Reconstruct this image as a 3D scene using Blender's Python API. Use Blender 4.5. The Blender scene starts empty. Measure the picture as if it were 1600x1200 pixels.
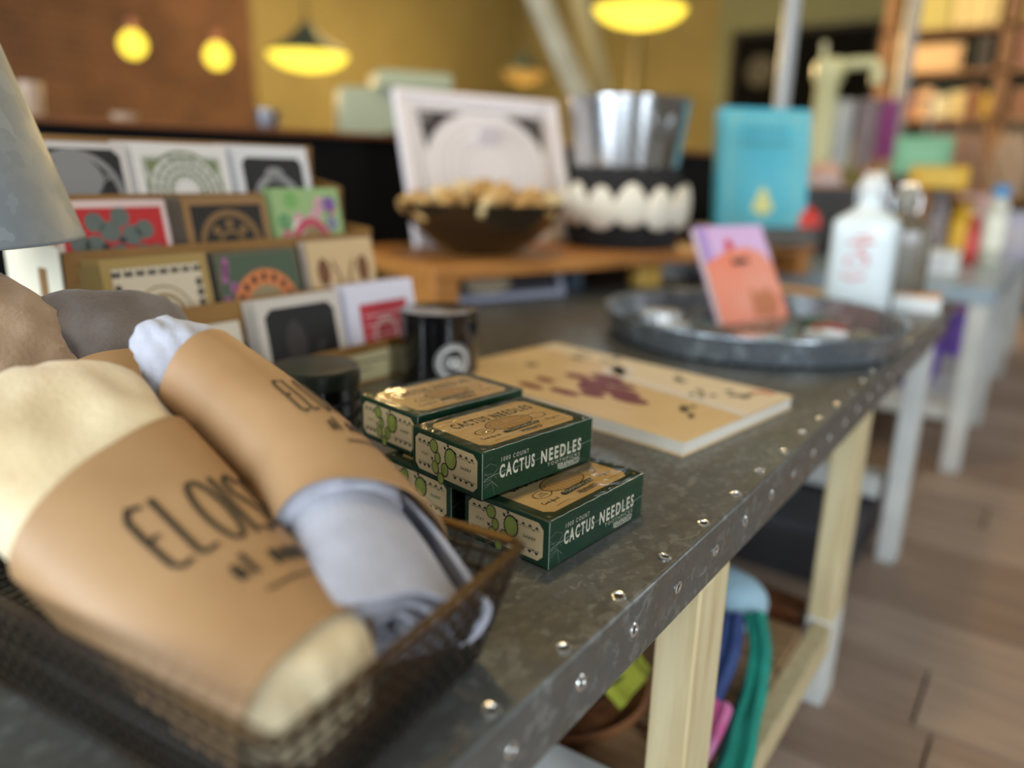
import bpy, math, random
from mathutils import Vector, Matrix
random.seed(7)
sc = bpy.context.scene
COL = sc.collection
PI = math.pi
TZ = 0.41                      # height of the galvanised table top above the floor

# ------------------------------------------------------------------ camera
cam_d = bpy.data.cameras.new('camera')
cam = bpy.data.objects.new('camera', cam_d)
COL.objects.link(cam)
sc.camera = cam
cam_d.sensor_width = 36.0
cam_d.lens = 27.0
cam_d.clip_start = 0.02
cam_d.dof.use_dof = True
cam_d.dof.focus_distance = 0.442
cam_d.dof.aperture_fstop = 2.3
Rw = ((0.80913585, 0.17587179, -0.56068555), (0.5871921, -0.20551723, 0.7829228), (0.02246349, -0.96272103, -0.26956189))
M = Matrix(((Rw[0][0], -Rw[0][1], -Rw[0][2], 0.149), (Rw[1][0], -Rw[1][1], -Rw[1][2], 0.0), (Rw[2][0], -Rw[2][1], -Rw[2][2], TZ + 0.21), (0, 0, 0, 1)))
cam.matrix_world = M

# ------------------------------------------------------------------ world, daylight, exposure
w = bpy.data.worlds.new('world'); sc.world = w; w.use_nodes = True
bg = w.node_tree.nodes['Background']
bg.inputs[0].default_value = (0.75, 0.87, 1.0, 1); bg.inputs[1].default_value = 0.4
def area(name, loc, rot, sx, sy, power, col):
    l = bpy.data.lights.new(name, 'AREA'); l.shape = 'RECTANGLE'; l.size = sx; l.size_y = sy; l.energy = power; l.color = col
    o = bpy.data.objects.new(name, l); COL.objects.link(o); o.location = loc; o.rotation_euler = rot; return o
# daylight entering the storefront windows (behind the camera) and the glazed door to its right
area('daylight_storefront_window', (-1.55, -2.33, 1.12), (PI/2, 0, 0), 1.9, 1.75, 112, (0.82, 0.92, 1.0))
area('daylight_storefront_pane', (0.65, -2.33, 1.12), (PI/2, 0, 0), 1.5, 1.75, 58, (0.82, 0.92, 1.0))
area('daylight_glazed_door', (2.13, -0.35, 1.20), (PI/2, 0, PI/2), 0.62, 1.9, 34, (0.86, 0.94, 1.0))
area('added_side_window_light', (2.13, 3.2, 1.70), (PI/2, 0, PI/2), 2.2, 1.5, 36, (0.90, 0.95, 1.0))  # window light added to brighten the aisle floor
vs = sc.view_settings
vs.view_transform = 'Standard'; vs.look = 'None'; vs.exposure = 0.2; vs.gamma = 1.0; vs.use_curve_mapping = False
sc.cycles.use_denoising = True
sc.cycles.max_bounces = 8
sc.cycles.sample_clamp_indirect = 6.0

# ------------------------------------------------------------------ mesh helpers
def V3(*a): return Vector(a)
class Fr:
    """a flat frame: origin, right, up; used for print and flat art on a surface"""
    def __init__(s, o, ex, ey): s.o = Vector(o); s.x = Vector(ex); s.y = Vector(ey); s.n = s.x.cross(s.y).normalized()
    def __call__(s, a, b, off=0.0): return s.o + s.x*a + s.y*b + s.n*off

_txt = {}
def text_geo(body, weight, spacing):
    k = (body, weight, spacing)
    if k in _txt: return _txt[k]
    cu = bpy.data.curves.new('lettering_curve', 'FONT'); cu.body = body; cu.size = 1.0; cu.offset = weight; cu.space_character = spacing
    cu.resolution_u = 3; cu.align_x = 'CENTER'; cu.fill_mode = 'FRONT' if False else cu.fill_mode
    o = bpy.data.objects.new('lettering_tmp', cu); COL.objects.link(o)
    dg = bpy.context.evaluated_depsgraph_get()
    me = o.evaluated_get(dg).to_mesh()
    vs_ = [tuple(v.co) for v in me.vertices]; fs_ = [tuple(p.vertices) for p in me.polygons]
    o.evaluated_get(dg).to_mesh_clear()
    bpy.data.objects.remove(o); bpy.data.curves.remove(cu)
    _txt[k] = (vs_, fs_); return _txt[k]

class MB:
    def __init__(s): s.v = []; s.f = []; s.m = []; s.cur = 0
    def add(s, vs, fs):
        n = len(s.v); s.v += [tuple(v) for v in vs]
        for f in fs: s.f.append(tuple(i+n for i in f)); s.m.append(s.cur)
        return s
    def box(s, c, d, rz=0.0, mtx=None):
        x, y, z = d[0]/2, d[1]/2, d[2]/2
        vs = [(-x,-y,-z),(x,-y,-z),(x,y,-z),(-x,y,-z),(-x,-y,z),(x,-y,z),(x,y,z),(-x,y,z)]
        R = mtx if mtx is not None else Matrix.Rotation(rz, 3, 'Z')
        vs = [R @ Vector(v) + Vector(c) for v in vs]
        return s.add(vs, [(0,3,2,1),(4,5,6,7),(0,1,5,4),(1,2,6,5),(2,3,7,6),(3,0,4,7)])
    def lathe(s, prof, n=32, c=(0,0,0), sx=1.0, sy=1.0):
        vs = []; fs = []
        for r, z in prof:
            for i in range(n):
                a = 2*PI*i/n; vs.append((c[0]+r*math.cos(a)*sx, c[1]+r*math.sin(a)*sy, c[2]+z))
        for j in range(len(prof)-1):
            for i in range(n):
                k = (i+1) % n; fs.append((j*n+i, j*n+k, (j+1)*n+k, (j+1)*n+i))
        if prof[0][0] > 1e-6: fs.append(tuple(reversed(range(n))))
        if prof[-1][0] > 1e-6: fs.append(tuple((len(prof)-1)*n+i for i in range(n)))
        return s.add(vs, fs)
    def grid(s, fn, nu, nv, cu=False, cv=False):
        vs = []; fs = []
        for i in range(nu):
            for j in range(nv): vs.append(fn(i/(nu if cu else nu-1), j/(nv if cv else nv-1)))
        for i in range(nu if cu else nu-1):
            for j in range(nv if cv else nv-1):
                a, b = (i+1) % nu, (j+1) % nv
                fs.append((i*nv+j, a*nv+j, a*nv+b, i*nv+b))
        return s.add(vs, fs)
    def tube(s, pts, r, n=6, closed=False):
        pts = [Vector(p) for p in pts]; N = len(pts); vs = []; fs = []
        rr = r if hasattr(r, '__len__') else [r]*N
        up = Vector((0,0,1)); prev = None
        for i, p in enumerate(pts):
            a = pts[(i-1) % N] if (closed or i > 0) else pts[i]; b = pts[(i+1) % N] if (closed or i < N-1) else pts[i]
            t = (b-a).normalized()
            if prev is None:
                q = up if abs(t.dot(up)) < 0.95 else Vector((1,0,0)); x = t.cross(q).normalized()
            else:
                x = (prev - t*prev.dot(t)).normalized()
            prev = x; y = t.cross(x)
            for k in range(n):
                an = 2*PI*k/n + PI/n; vs.append(p + (x*math.cos(an)+y*math.sin(an))*rr[i])
        for i in range(N if closed else N-1):
            j = (i+1) % N
            for k in range(n):
                l = (k+1) % n; fs.append((i*n+k, i*n+l, j*n+l, j*n+k))
        if not closed: fs.append(tuple(reversed(range(n)))); fs.append(tuple((N-1)*n+k for k in range(n)))
        return s.add(vs, fs)
    def prism(s, pts, F, t0, t1):
        n = len(pts); vs = [F(a, b, t0) for a, b in pts] + [F(a, b, t1) for a, b in pts]
        fs = [tuple(reversed(range(n))), tuple(range(n, 2*n))] + [(i, (i+1) % n, n+(i+1) % n, n+i) for i in range(n)]
        return s.add(vs, fs)
    # flat print
    def poly(s, pts, F, off=0.0): return s.add([F(a, b, off) for a, b in pts], [tuple(range(len(pts)))])
    def rect(s, F, x0, y0, x1, y1, off=0.0): return s.poly([(x0,y0),(x1,y0),(x1,y1),(x0,y1)], F, off)
    def disc(s, F, cx, cy, rx, ry=None, off=0.0, n=28, a0=0.0, a1=2*PI):
        ry = rx if ry is None else ry
        full = abs(a1-a0-2*PI) < 1e-6
        return s.poly([(cx+rx*math.cos(a0+(a1-a0)*i/(n if full else n-1)), cy+ry*math.sin(a0+(a1-a0)*i/(n if full else n-1))) for i in range(n)], F, off)
    def ring(s, F, cx, cy, r0, r1, off=0.0, n=36, a0=0.0, a1=2*PI, k=1.0):
        vs = []; full = abs(a1-a0-2*PI) < 1e-6; m = n if full else n+1
        for i in range(m):
            a = a0+(a1-a0)*i/n
            vs += [F(cx+r0*math.cos(a), cy+r0*math.sin(a)*k, off), F(cx+r1*math.cos(a), cy+r1*math.sin(a)*k, off)]
        fs = [(2*i, 2*i+1, 2*((i+1) % m)+1, 2*((i+1) % m)) for i in range(n)]
        return s.add(vs, fs)
    def line(s, F, pts, wd, off=0.0):
        pts = [Vector((a, b)) for a, b in pts]; vs = []
        for i, p in enumerate(pts):
            a = pts[max(i-1, 0)]; b = pts[min(i+1, len(pts)-1)]; t = (b-a)
            t = t.normalized() if t.length > 1e-9 else Vector((1, 0)); q = Vector((-t.y, t.x))*wd/2
            vs += [F(p.x+q.x, p.y+q.y, off), F(p.x-q.x, p.y-q.y, off)]
        return s.add(vs, [(2*i, 2*i+1, 2*i+3, 2*i+2) for i in range(len(pts)-1)])
    def text(s, F, body, cx, cy, width, height, off=0.0, weight=0.0, spacing=1.0, arc=0.0):
        vs, fs = text_geo(body, weight, spacing)
        x0 = min(v[0] for v in vs); x1 = max(v[0] for v in vs); y0 = min(v[1] for v in vs); y1 = max(v[1] for v in vs)
        out = []
        for v in vs:
            a = (v[0]-x0)/(x1-x0)-0.5; b = (v[1]-y0)/(y1-y0)-0.5
            out.append(F(cx+a*width, cy+b*height-arc*(4*a*a), off))
        return s.add(out, fs)
    def build(s, name, mats, parent=None, loc=None, rz=0.0, bevel=0.0, angle=35, smooth=True, kind=None):
        me = bpy.data.meshes.new(name); me.from_pydata(s.v, [], s.f); me.update()
        mats = mats if isinstance(mats, (list, tuple)) else [mats]
        for mt in mats: me.materials.append(mt)
        if len(mats) > 1: me.polygons.foreach_set('material_index', s.m)
        if smooth:
            me.polygons.foreach_set('use_smooth', [True]*len(me.polygons))
            me.set_sharp_from_angle(angle=math.radians(angle))
        o = bpy.data.objects.new(name, me); COL.objects.link(o)
        if parent is not None: o.parent = parent
        if loc is not None: o.location = loc
        if rz: o.rotation_euler = (0, 0, rz)
        if bevel:
            b = o.modifiers.new('bevel', 'BEVEL'); b.width = bevel; b.segments = 2; b.limit_method = 'ANGLE'; b.harden_normals = False
        if kind: o['kind'] = kind
        return o

def tag(o, label, cat, group=None):
    o['label'] = label; o['category'] = cat
    if group: o['group'] = group
    return o
def thing(name, label, cat, loc=(0,0,0), rz=0.0, group=None):
    o = bpy.data.objects.new(name, None); COL.objects.link(o); o.location = loc; o.rotation_euler = (0, 0, rz); o.empty_display_size = 0.02
    return tag(o, label, cat, group)
def struct(o): o['kind'] = 'structure'; return o
def dup(o, parent=None, loc=None, rot=None):
    c = o.copy(); COL.objects.link(c)
    if parent is not None: c.parent = parent
    if loc is not None: c.location = loc
    if rot is not None: c.rotation_euler = rot
    for ch in list(o.children): dup(ch, c)
    return c

# ------------------------------------------------------------------ materials
def lin(r, g, b):
    f = lambda c: (c/255/12.92) if c/255 <= 0.04045 else ((c/255+0.055)/1.055)**2.4
    return (f(r), f(g), f(b), 1.0)
_mats = {}
def mat(name, col, rough=0.6, metal=0.0, col2=None, scale=10.0, stretch=(1,1,1), bump=0.0, bscale=None, coat=0.0, spec=0.5, emit=0.0, trans=0.0, rough2=None, detail=4.0, sheen=0.0, ecol=None):
    if name in _mats: return _mats[name]
    m = bpy.data.materials.new(name); m.use_nodes = True; nt = m.node_tree; b = nt.nodes['Principled BSDF']
    b.inputs['Base Color'].default_value = col; b.inputs['Roughness'].default_value = rough; b.inputs['Metallic'].default_value = metal
    b.inputs['Specular IOR Level'].default_value = spec; b.inputs['Coat Weight'].default_value = coat; b.inputs['Coat Roughness'].default_value = 0.06
    b.inputs['Transmission Weight'].default_value = trans
    if sheen: b.inputs['Sheen Weight'].default_value = sheen
    if emit: b.inputs['Emission Color'].default_value = ecol or col; b.inputs['Emission Strength'].default_value = emit
    tc = nt.nodes.new('ShaderNodeTexCoord'); mp = nt.nodes.new('ShaderNodeMapping'); mp.inputs['Scale'].default_value = stretch
    nt.links.new(tc.outputs['Object'], mp.inputs['Vector'])
    nz = nt.nodes.new('ShaderNodeTexNoise'); nz.inputs['Scale'].default_value = scale; nz.inputs['Detail'].default_value = detail
    nt.links.new(mp.outputs['Vector'], nz.inputs['Vector'])
    if col2 is not None:
        cr = nt.nodes.new('ShaderNodeValToRGB'); cr.color_ramp.elements[0].position = 0.36; cr.color_ramp.elements[1].position = 0.66
        cr.color_ramp.elements[0].color = col; cr.color_ramp.elements[1].color = col2
        nt.links.new(nz.outputs['Fac'], cr.inputs['Fac']); nt.links.new(cr.outputs['Color'], b.inputs['Base Color'])
    if rough2 is not None:
        mr = nt.nodes.new('ShaderNodeMapRange'); mr.inputs['To Min'].default_value = rough; mr.inputs['To Max'].default_value = rough2
        nt.links.new(nz.outputs['Fac'], mr.inputs['Value']); nt.links.new(mr.outputs['Result'], b.inputs['Roughness'])
    if bump:
        n2 = nt.nodes.new('ShaderNodeTexNoise'); n2.inputs['Scale'].default_value = bscale or scale; n2.inputs['Detail'].default_value = detail
        nt.links.new(mp.outputs['Vector'], n2.inputs['Vector'])
        bp = nt.nodes.new('ShaderNodeBump'); bp.inputs['Strength'].default_value = bump; bp.inputs['Distance'].default_value = 0.002
        nt.links.new(n2.outputs['Fac'], bp.inputs['Height']); nt.links.new(bp.outputs['Normal'], b.inputs['Normal'])
    _mats[name] = m; return m

def galvanised(name, dark, light, stain, scale=60.0, metal=0.75, rough=(0.3, 0.5), fleck=0.9, stainamt=0.7):
    """zinc spangle: soft irregular crystal cells, a few of them lighter, with dull stains"""
    if name in _mats: return _mats[name]
    m = bpy.data.materials.new(name); m.use_nodes = True; nt = m.node_tree; b = nt.nodes['Principled BSDF']
    N = nt.nodes.new; L = nt.links.new
    tc = N('ShaderNodeTexCoord'); nz = N('ShaderNodeTexNoise'); nz.inputs['Scale'].default_value = scale*0.8; nz.inputs['Detail'].default_value = 4
    L(tc.outputs['Object'], nz.inputs['Vector'])
    sub = N('ShaderNodeVectorMath'); sub.operation = 'MULTIPLY_ADD'; L(nz.outputs['Color'], sub.inputs[0]); sub.inputs[1].default_value = (2.6/scale,)*3
    L(tc.outputs['Object'], sub.inputs[2])
    mp = N('ShaderNodeMapping'); mp.inputs['Scale'].default_value = (1.5, 0.75, 1.0); mp.inputs['Rotation'].default_value = (0, 0, 0.5); L(sub.outputs['Vector'], mp.inputs['Vector'])
    vo = N('ShaderNodeTexVoronoi'); vo.feature = 'SMOOTH_F1'; vo.inputs['Smoothness'].default_value = 0.22; vo.inputs['Scale'].default_value = scale; L(mp.outputs['Vector'], vo.inputs['Vector'])
    sep = N('ShaderNodeSeparateColor'); L(vo.outputs['Color'], sep.inputs['Color'])
    cr = N('ShaderNodeValToRGB'); e = cr.color_ramp.elements; mid = [a*.82+c*.18 for a, c in zip(dark, light)]; e[0].position = 0.15; e[0].color = dark; e[1].position = fleck-.14; e[1].color = mid
    x = cr.color_ramp.elements.new(fleck); x.color = [a*.35+c*.65 for a, c in zip(dark, light)]; x = cr.color_ramp.elements.new(1.0); x.color = light
    L(sep.outputs['Red'], cr.inputs['Fac'])
    n2 = N('ShaderNodeTexNoise'); n2.inputs['Scale'].default_value = scale*0.10; n2.inputs['Detail'].default_value = 6; L(tc.outputs['Object'], n2.inputs['Vector'])
    r2 = N('ShaderNodeValToRGB'); r2.color_ramp.elements[0].position = 0.44; r2.color_ramp.elements[0].color = (0,0,0,1); r2.color_ramp.elements[1].position = 0.70; r2.color_ramp.elements[1].color = (stainamt,)*3+(1,)
    L(n2.outputs['Fac'], r2.inputs['Fac'])
    mx = N('ShaderNodeMix'); mx.data_type = 'RGBA'; L(r2.outputs['Color'], mx.inputs['Factor']); L(cr.outputs['Color'], mx.inputs['A']); mx.inputs['B'].default_value = stain
    L(mx.outputs['Result'], b.inputs['Base Color'])
    mr = N('ShaderNodeMapRange'); mr.inputs['To Min'].default_value = rough[0]; mr.inputs['To Max'].default_value = rough[1]; L(sep.outputs['Green'], mr.inputs['Value']); L(mr.outputs['Result'], b.inputs['Roughness'])
    b.inputs['Metallic'].default_value = metal
    bp = N('ShaderNodeBump'); bp.inputs['Strength'].default_value = 0.10; bp.inputs['Distance'].default_value = 0.001; L(nz.outputs['Fac'], bp.inputs['Height']); L(bp.outputs['Normal'], b.inputs['Normal'])
    _mats[name] = m; return m

def wrap_mat():
    m = bpy.data.materials.new('shrink_wrap'); m.use_nodes = True; nt = m.node_tree; N = nt.nodes.new; L = nt.links.new
    nt.nodes.remove(nt.nodes['Principled BSDF']); out = nt.nodes['Material Output']
    tr = N('ShaderNodeBsdfTransparent'); tr.inputs[0].default_value = (0.97, 0.98, 0.97, 1); gl = N('ShaderNodeBsdfGlossy'); gl.inputs['Roughness'].default_value = 0.10
    gl.inputs['Color'].default_value = (1, 1, 1, 1)
    tc = N('ShaderNodeTexCoord'); mp = N('ShaderNodeMapping'); mp.inputs['Scale'].default_value = (1.0, 0.45, 1.6); mp.inputs['Rotation'].default_value = (0.5, 0.3, 0.6)
    nz = N('ShaderNodeTexNoise'); nz.inputs['Scale'].default_value = 120; nz.inputs['Detail'].default_value = 3; nz.inputs['Distortion'].default_value = 1.2
    L(tc.outputs['Object'], mp.inputs['Vector']); L(mp.outputs['Vector'], nz.inputs['Vector'])
    bp = N('ShaderNodeBump'); bp.inputs['Strength'].default_value = 0.55; bp.inputs['Distance'].default_value = 0.0016; L(nz.outputs['Fac'], bp.inputs['Height'])
    L(bp.outputs['Normal'], gl.inputs['Normal'])
    lw = N('ShaderNodeFresnel'); lw.inputs['IOR'].default_value = 1.27; L(bp.outputs['Normal'], lw.inputs['Normal'])
    mx = N('ShaderNodeMixShader'); L(lw.outputs['Fac'], mx.inputs['Fac']); L(tr.outputs[0], mx.inputs[1]); L(gl.outputs[0], mx.inputs[2]); L(mx.outputs[0], out.inputs['Surface'])
    return m

def brick_mat():
    m = bpy.data.materials.new('old_brick'); m.use_nodes = True; nt = m.node_tree; N = nt.nodes.new; L = nt.links.new; b = nt.nodes['Principled BSDF']
    tc = N('ShaderNodeTexCoord'); mp = N('ShaderNodeMapping'); mp.inputs['Rotation'].default_value = (PI/2, 0, PI/2); L(tc.outputs['Object'], mp.inputs['Vector'])
    br = N('ShaderNodeTexBrick'); br.inputs['Scale'].default_value = 4.4; br.inputs['Color1'].default_value = lin(98, 68, 48); br.inputs['Color2'].default_value = lin(82, 57, 41); br.inputs['Mortar'].default_value = lin(120, 92, 66); br.inputs['Mortar Size'].default_value = 0.015
    sx = N('ShaderNodeSeparateXYZ'); cx = N('ShaderNodeCombineXYZ'); L(tc.outputs['Object'], sx.inputs[0]); L(sx.outputs['Y'], cx.inputs['X']); L(sx.outputs['Z'], cx.inputs['Y']); L(cx.outputs[0], br.inputs['Vector'])
    nz = N('ShaderNodeTexNoise'); nz.inputs['Scale'].default_value = 2.2; nz.inputs['Detail'].default_value = 5; L(tc.outputs['Object'], nz.inputs['Vector'])
    mx = N('ShaderNodeMix'); mx.data_type = 'RGBA'; mx.blend_type = 'MULTIPLY'; mx.inputs['Factor'].default_value = 0.8
    cr = N('ShaderNodeValToRGB'); cr.color_ramp.elements[0].color = (0.55, 0.5, 0.45, 1); cr.color_ramp.elements[1].color = (1.25, 1.2, 1.15, 1); cr.color_ramp.elements[0].position = .3; cr.color_ramp.elements[1].position = .7
    L(nz.outputs['Fac'], cr.inputs['Fac']); L(br.outputs['Color'], mx.inputs['A']); L(cr.outputs['Color'], mx.inputs['B']); L(mx.outputs['Result'], b.inputs['Base Color'])
    b.inputs['Roughness'].default_value = 0.9
    return m

zinc_table = galvanised('zinc_table', lin(102, 104, 102), lin(134, 138, 136), lin(98, 90, 76), 190, 0.45, (0.30, 0.44), 0.86, 0.6)
zinc_new = galvanised('zinc_tray', lin(100, 106, 110), lin(190, 196, 200), lin(120, 124, 128), 55, 0.9, (0.16, 0.3))
zinc_shade = galvanised('zinc_shade', lin(122, 131, 138), lin(138, 148, 156), lin(122, 127, 126), 60, 0.12, (0.55, 0.65), 0.86, 0.4)
steel = mat('brushed_steel', lin(200, 204, 208), 0.16, 1.0, rough2=0.26, scale=30)
ring_steel = mat('screw_ring_steel', lin(225, 225, 222), 0.22, 0.9)
screw_dark = mat('screw_recess', lin(52, 42, 32), 0.5, 0.6)
kraft = mat('kraft_paper', lin(174, 138, 98), 0.55, col2=lin(160, 122, 82), scale=14, bump=0.12, bscale=90)
kraft_board = mat('kraft_board', lin(156, 114, 58), 0.6, col2=lin(138, 98, 46), scale=12, bump=0.05, bscale=120)
card_edge = mat('white_board_edge', lin(232, 224, 200), 0.6)
ink = mat('black_ink', lin(30, 27, 24), 0.55)
grey_linen = mat('grey_linen', lin(176, 178, 190), 0.9, col2=lin(158, 158, 168), scale=40, stretch=(1, 1, 1), bump=0.35, bscale=420, sheen=0.2)
cream_linen = mat('cream_linen', lin(226, 208, 170), 0.9, col2=lin(206, 184, 142), scale=22, bump=0.35, bscale=380, sheen=0.2)
taupe_linen = mat('taupe_linen', lin(158, 132, 104), 0.9, col2=lin(136, 110, 84), scale=24, bump=0.35, bscale=380, sheen=0.2)
slate_linen = mat('slate_linen', lin(112, 104, 102), 0.9, col2=lin(92, 82, 76), scale=26, bump=0.35, bscale=380, sheen=0.2)
wire = mat('dark_wire', lin(92, 90, 88), 0.28, 0.9, col2=lin(84, 72, 58), scale=14)
box_green = mat('box_green', lin(26, 66, 42), 0.42, col2=lin(22, 58, 38), scale=30)
label_cream = mat('label_kraft', lin(236, 212, 168), 0.55, col2=lin(228, 200, 152), scale=30)
label_white = mat('print_offwhite', lin(224, 216, 196), 0.5)
print_black = mat('print_black', lin(26, 30, 24), 0.5)
print_green = mat('print_dark_green', lin(28, 52, 34), 0.5)
cactus_green = mat('print_cactus', lin(178, 186, 92), 0.5, col2=lin(158, 168, 76), scale=160)
barrel_tan = mat('print_barrel', lin(212, 176, 114), 0.5)
shrink = wrap_mat()
black_gloss = mat('black_glass', lin(12, 12, 14), 0.12, coat=0.4)
black_matte = mat('black_paint', lin(10, 10, 11), 0.6)
black_wall_m = mat('black_panel', lin(8, 8, 9), 0.8, spec=0.15)
oak = mat('honey_oak', lin(192, 130, 62), 0.5, col2=lin(162, 102, 44), scale=9, stretch=(8, 1, 8), bump=0.06)
oak_dark = mat('walnut_oak', lin(120, 70, 30), 0.5, col2=lin(96, 54, 22), scale=9, stretch=(8, 1, 8))
pine = mat('pale_pine', lin(214, 200, 160), 0.65, col2=lin(196, 176, 132), scale=10, stretch=(9, 9, 0.8), bump=0.05)
white_paint = mat('white_paint', lin(214, 214, 208), 0.6, col2=lin(198, 200, 196), scale=12)
olive = mat('olive_paint', lin(134, 122, 76), 0.85, col2=lin(124, 112, 70), scale=2.5)
sage = mat('sage_paint', lin(122, 126, 96), 0.85, col2=lin(114, 118, 90), scale=2.5)
plaster = mat('ceiling_plaster', lin(112, 108, 100), 0.9)
white = mat('white_satin', lin(228, 230, 228), 0.4)
pale_green = mat('pale_green_enamel', lin(158, 164, 136), 0.4)

# ------------------------------------------------------------------ the room
FL = MB().box((-1.5, 2.6, -0.03), (7.6, 10.4, 0.04)).build('floor', mat('subfloor', lin(96, 80, 66), 0.8)); struct(FL)
pm = [mat('floor_plank_%d' % i, c1, 0.5, col2=c2, scale=7, stretch=(0.7, 7, 1), bump=0.05, rough2=0.62) for i, (c1, c2) in enumerate([
    (lin(168, 144, 124), lin(150, 126, 108)), (lin(174, 150, 130), lin(156, 132, 114)), (lin(160, 136, 116), lin(144, 120, 102)), (lin(182, 158, 138), lin(162, 140, 122))])]
pmesh = {}
def plank_mesh(L, k):
    if (L, k) not in pmesh:
        o = MB().box((0, 0, 0), (L-0.004, 0.126, 0.018)).build('plank', pm[k], FL, bevel=0.0); pmesh[(L, k)] = o.data
        bpy.data.objects.remove(o)
    return pmesh[(L, k)]
rp = random.Random(3)
for r in range(44):
    y = 0.05 + r*0.13; x = -1.6 - rp.random()*0.8
    while x < 2.1:
        L = rp.choice([0.8, 1.0, 1.2])
        o = bpy.data.objects.new('plank', plank_mesh(L, rp.randrange(4))); COL.objects.link(o); o.parent = FL; o.location = (x+L/2, y, -0.002)
        x += L
XL, XR, YF, YB, HC = -5.0, 2.0, -2.2, 7.2, 3.0
struct(MB().box((XL-0.06, (YF+3.82)/2, HC/2), (0.12, 3.82-YF, HC)).build('wall_left', brick_mat()))
struct(MB().box((XL-0.06, (3.82+YB)/2, HC/2), (0.12, YB-3.82, HC)).build('wall_left_rear', olive))
b = MB(); b.box((XL+1.1, YB+0.06, HC/2), (2.2, 0.12, HC)); struct(b.build('wall_back_left', olive))
b = MB(); b.box((XL+2.2+2.4, YB+0.06, HC/2), (4.8, 0.12, HC)); struct(b.build('wall_back', sage))
struct(MB().box(((XL+XR)/2, (YF+YB)/2, HC+0.05), (XR-XL+0.3, YB-YF+0.3, 0.1)).build('ceiling', plaster))
# storefront wall behind the camera: sill, header and piers around two window openings
b = MB()
b.box(((XL+XR)/2, YF-0.06, 0.11), (XR-XL, 0.12, 0.22)); b.box(((XL+XR)/2, YF-0.06, 2.51), (XR-XL, 0.12, 0.98))
b.box(((XL-2.5)/2, YF-0.06, 1.12), (-2.5-XL, 0.12, 1.80)); b.box((-0.35, YF-0.06, 1.12), (0.5, 0.12, 1.80)); b.box((1.7, YF-0.06, 1.12), (0.6, 0.12, 1.80))
struct(b.build('wall_front', plaster))
# wall to the right of the aisle, with the glazed door opening and a side window added to light the floor
b = MB()
b.box((XR+0.06, (YF-0.7)/2, HC/2), (0.12, -0.7-YF, HC)); b.box((XR+0.06, 1.05, HC/2), (0.12, 2.1, HC)); b.box((XR+0.06, -0.35, 2.6), (0.12, 0.7, 0.8)); b.box((XR+0.06, -0.35, 0.1), (0.12, 0.7, 0.2))
b.box((XR+0.06, (4.3+YB)/2, HC/2), (0.12, YB-4.3, HC)); b.box((XR+0.06, 3.2, 0.47), (0.12, 2.2, 0.94)); b.box((XR+0.06, 3.2, 2.73), (0.12, 2.2, 0.54))
struct(b.build('wall_right', plaster))
def sash(name, x0, x1, z0, z1, n, ax, p):
    b = MB(); t = 0.05
    def bar(a0, a1, c0, c1):
        c = ((a0+a1)/2, p, (c0+c1)/2); d = (a1-a0, 0.06, c1-c0)
        b.box(c if ax == 'x' else (c[1], c[0], c[2]), d if ax == 'x' else (d[1], d[0], d[2]))
    bar(x0, x0+t, z0, z1); bar(x1-t, x1, z0, z1); bar(x0, x1, z0, z0+t); bar(x0, x1, z1-t, z1)
    for i in range(1, n): xm = x0+(x1-x0)*i/n; bar(xm-0.02, xm+0.02, z0, z1)
    return struct(b.build(name, black_matte))
sash('window_1', -2.5, -0.6, 0.22, 2.02, 2, 'x', YF-0.02); sash('window_2', -0.1, 1.4, 0.22, 2.02, 2, 'x', YF-0.02); sash('door_1', -0.7, 0.0, 0.2, 2.2, 1, 'y', XR+0.03); sash('added_side_window', 2.1, 4.3, 0.94, 2.46, 3, 'y', XR+0.03)  # the last sash frames the side window added for floor light

def T(x, y, z=0.0): return (x, y, z+TZ)

# ------------------------------------------------------------------ the galvanised display table
YE = 1.46
tb = thing('display_table', 'low near table with riveted galvanised sheet top and pale wooden legs', 'table', (0, 0, 0))
MB().box(T(-0.465, (YE-0.7)/2, -0.020), (0.93, YE+0.7, 0.040)).build('table_top', zinc_table, tb, bevel=0.0022)
sb = MB(); sb.lathe([(0.0034, -0.0002), (0.0036, 0.0006), (0.0030, 0.0011), (0.0022, 0.0009), (0.0019, 0.0002)], 18); sb.cur = 1; sb.lathe([(0.0021, 0.0003), (0.0012, 0.0006), (0.0, 0.0007)], 12)
sb.v = [(x*1.15, y*1.15, z) for x, y, z in sb.v]; sm = sb.build('screw', [ring_steel, screw_dark], tb); sm.location = T(-0.0080, 0.21, 0.0)
k = 0
rs = random.Random(5)
for i in range(24):
    y = 0.156 + 0.0543*i
    if y > YE-0.02: break
    if abs(y-0.2103) > 0.003: dup(sm, tb, T(-0.0080+rs.uniform(-.001, .001), y+rs.uniform(-.002, .002), 0.0), (rs.uniform(-.12, .12), rs.uniform(-.12, .12), 0))
    dup(sm, tb, T(0.0, y+0.003+rs.uniform(-.002, .002), -0.0175+rs.uniform(-.0006, .0006)), (0, PI/2+rs.uniform(-.1, .1), 0))
def leg(parent, x, y, m, foot=None, sx=0.029, sy=0.050, top=-0.04):
    h = top+TZ
    o = MB().box((0, 0, h/2), (sx, sy, h)).build('leg', m, parent, (x, y, 0.0), bevel=0.002)
    if foot: MB().box((0, 0, foot/2), (sx+0.002, sy+0.002, foot)).build('painted_foot', white_paint, o, bevel=0.002)
    return o
leg(tb, -0.0155, 0.443, pine); leg(tb, -0.0155, 0.885, pine, 0.120); leg(tb, -0.0145, 1.325, white_paint)
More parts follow.
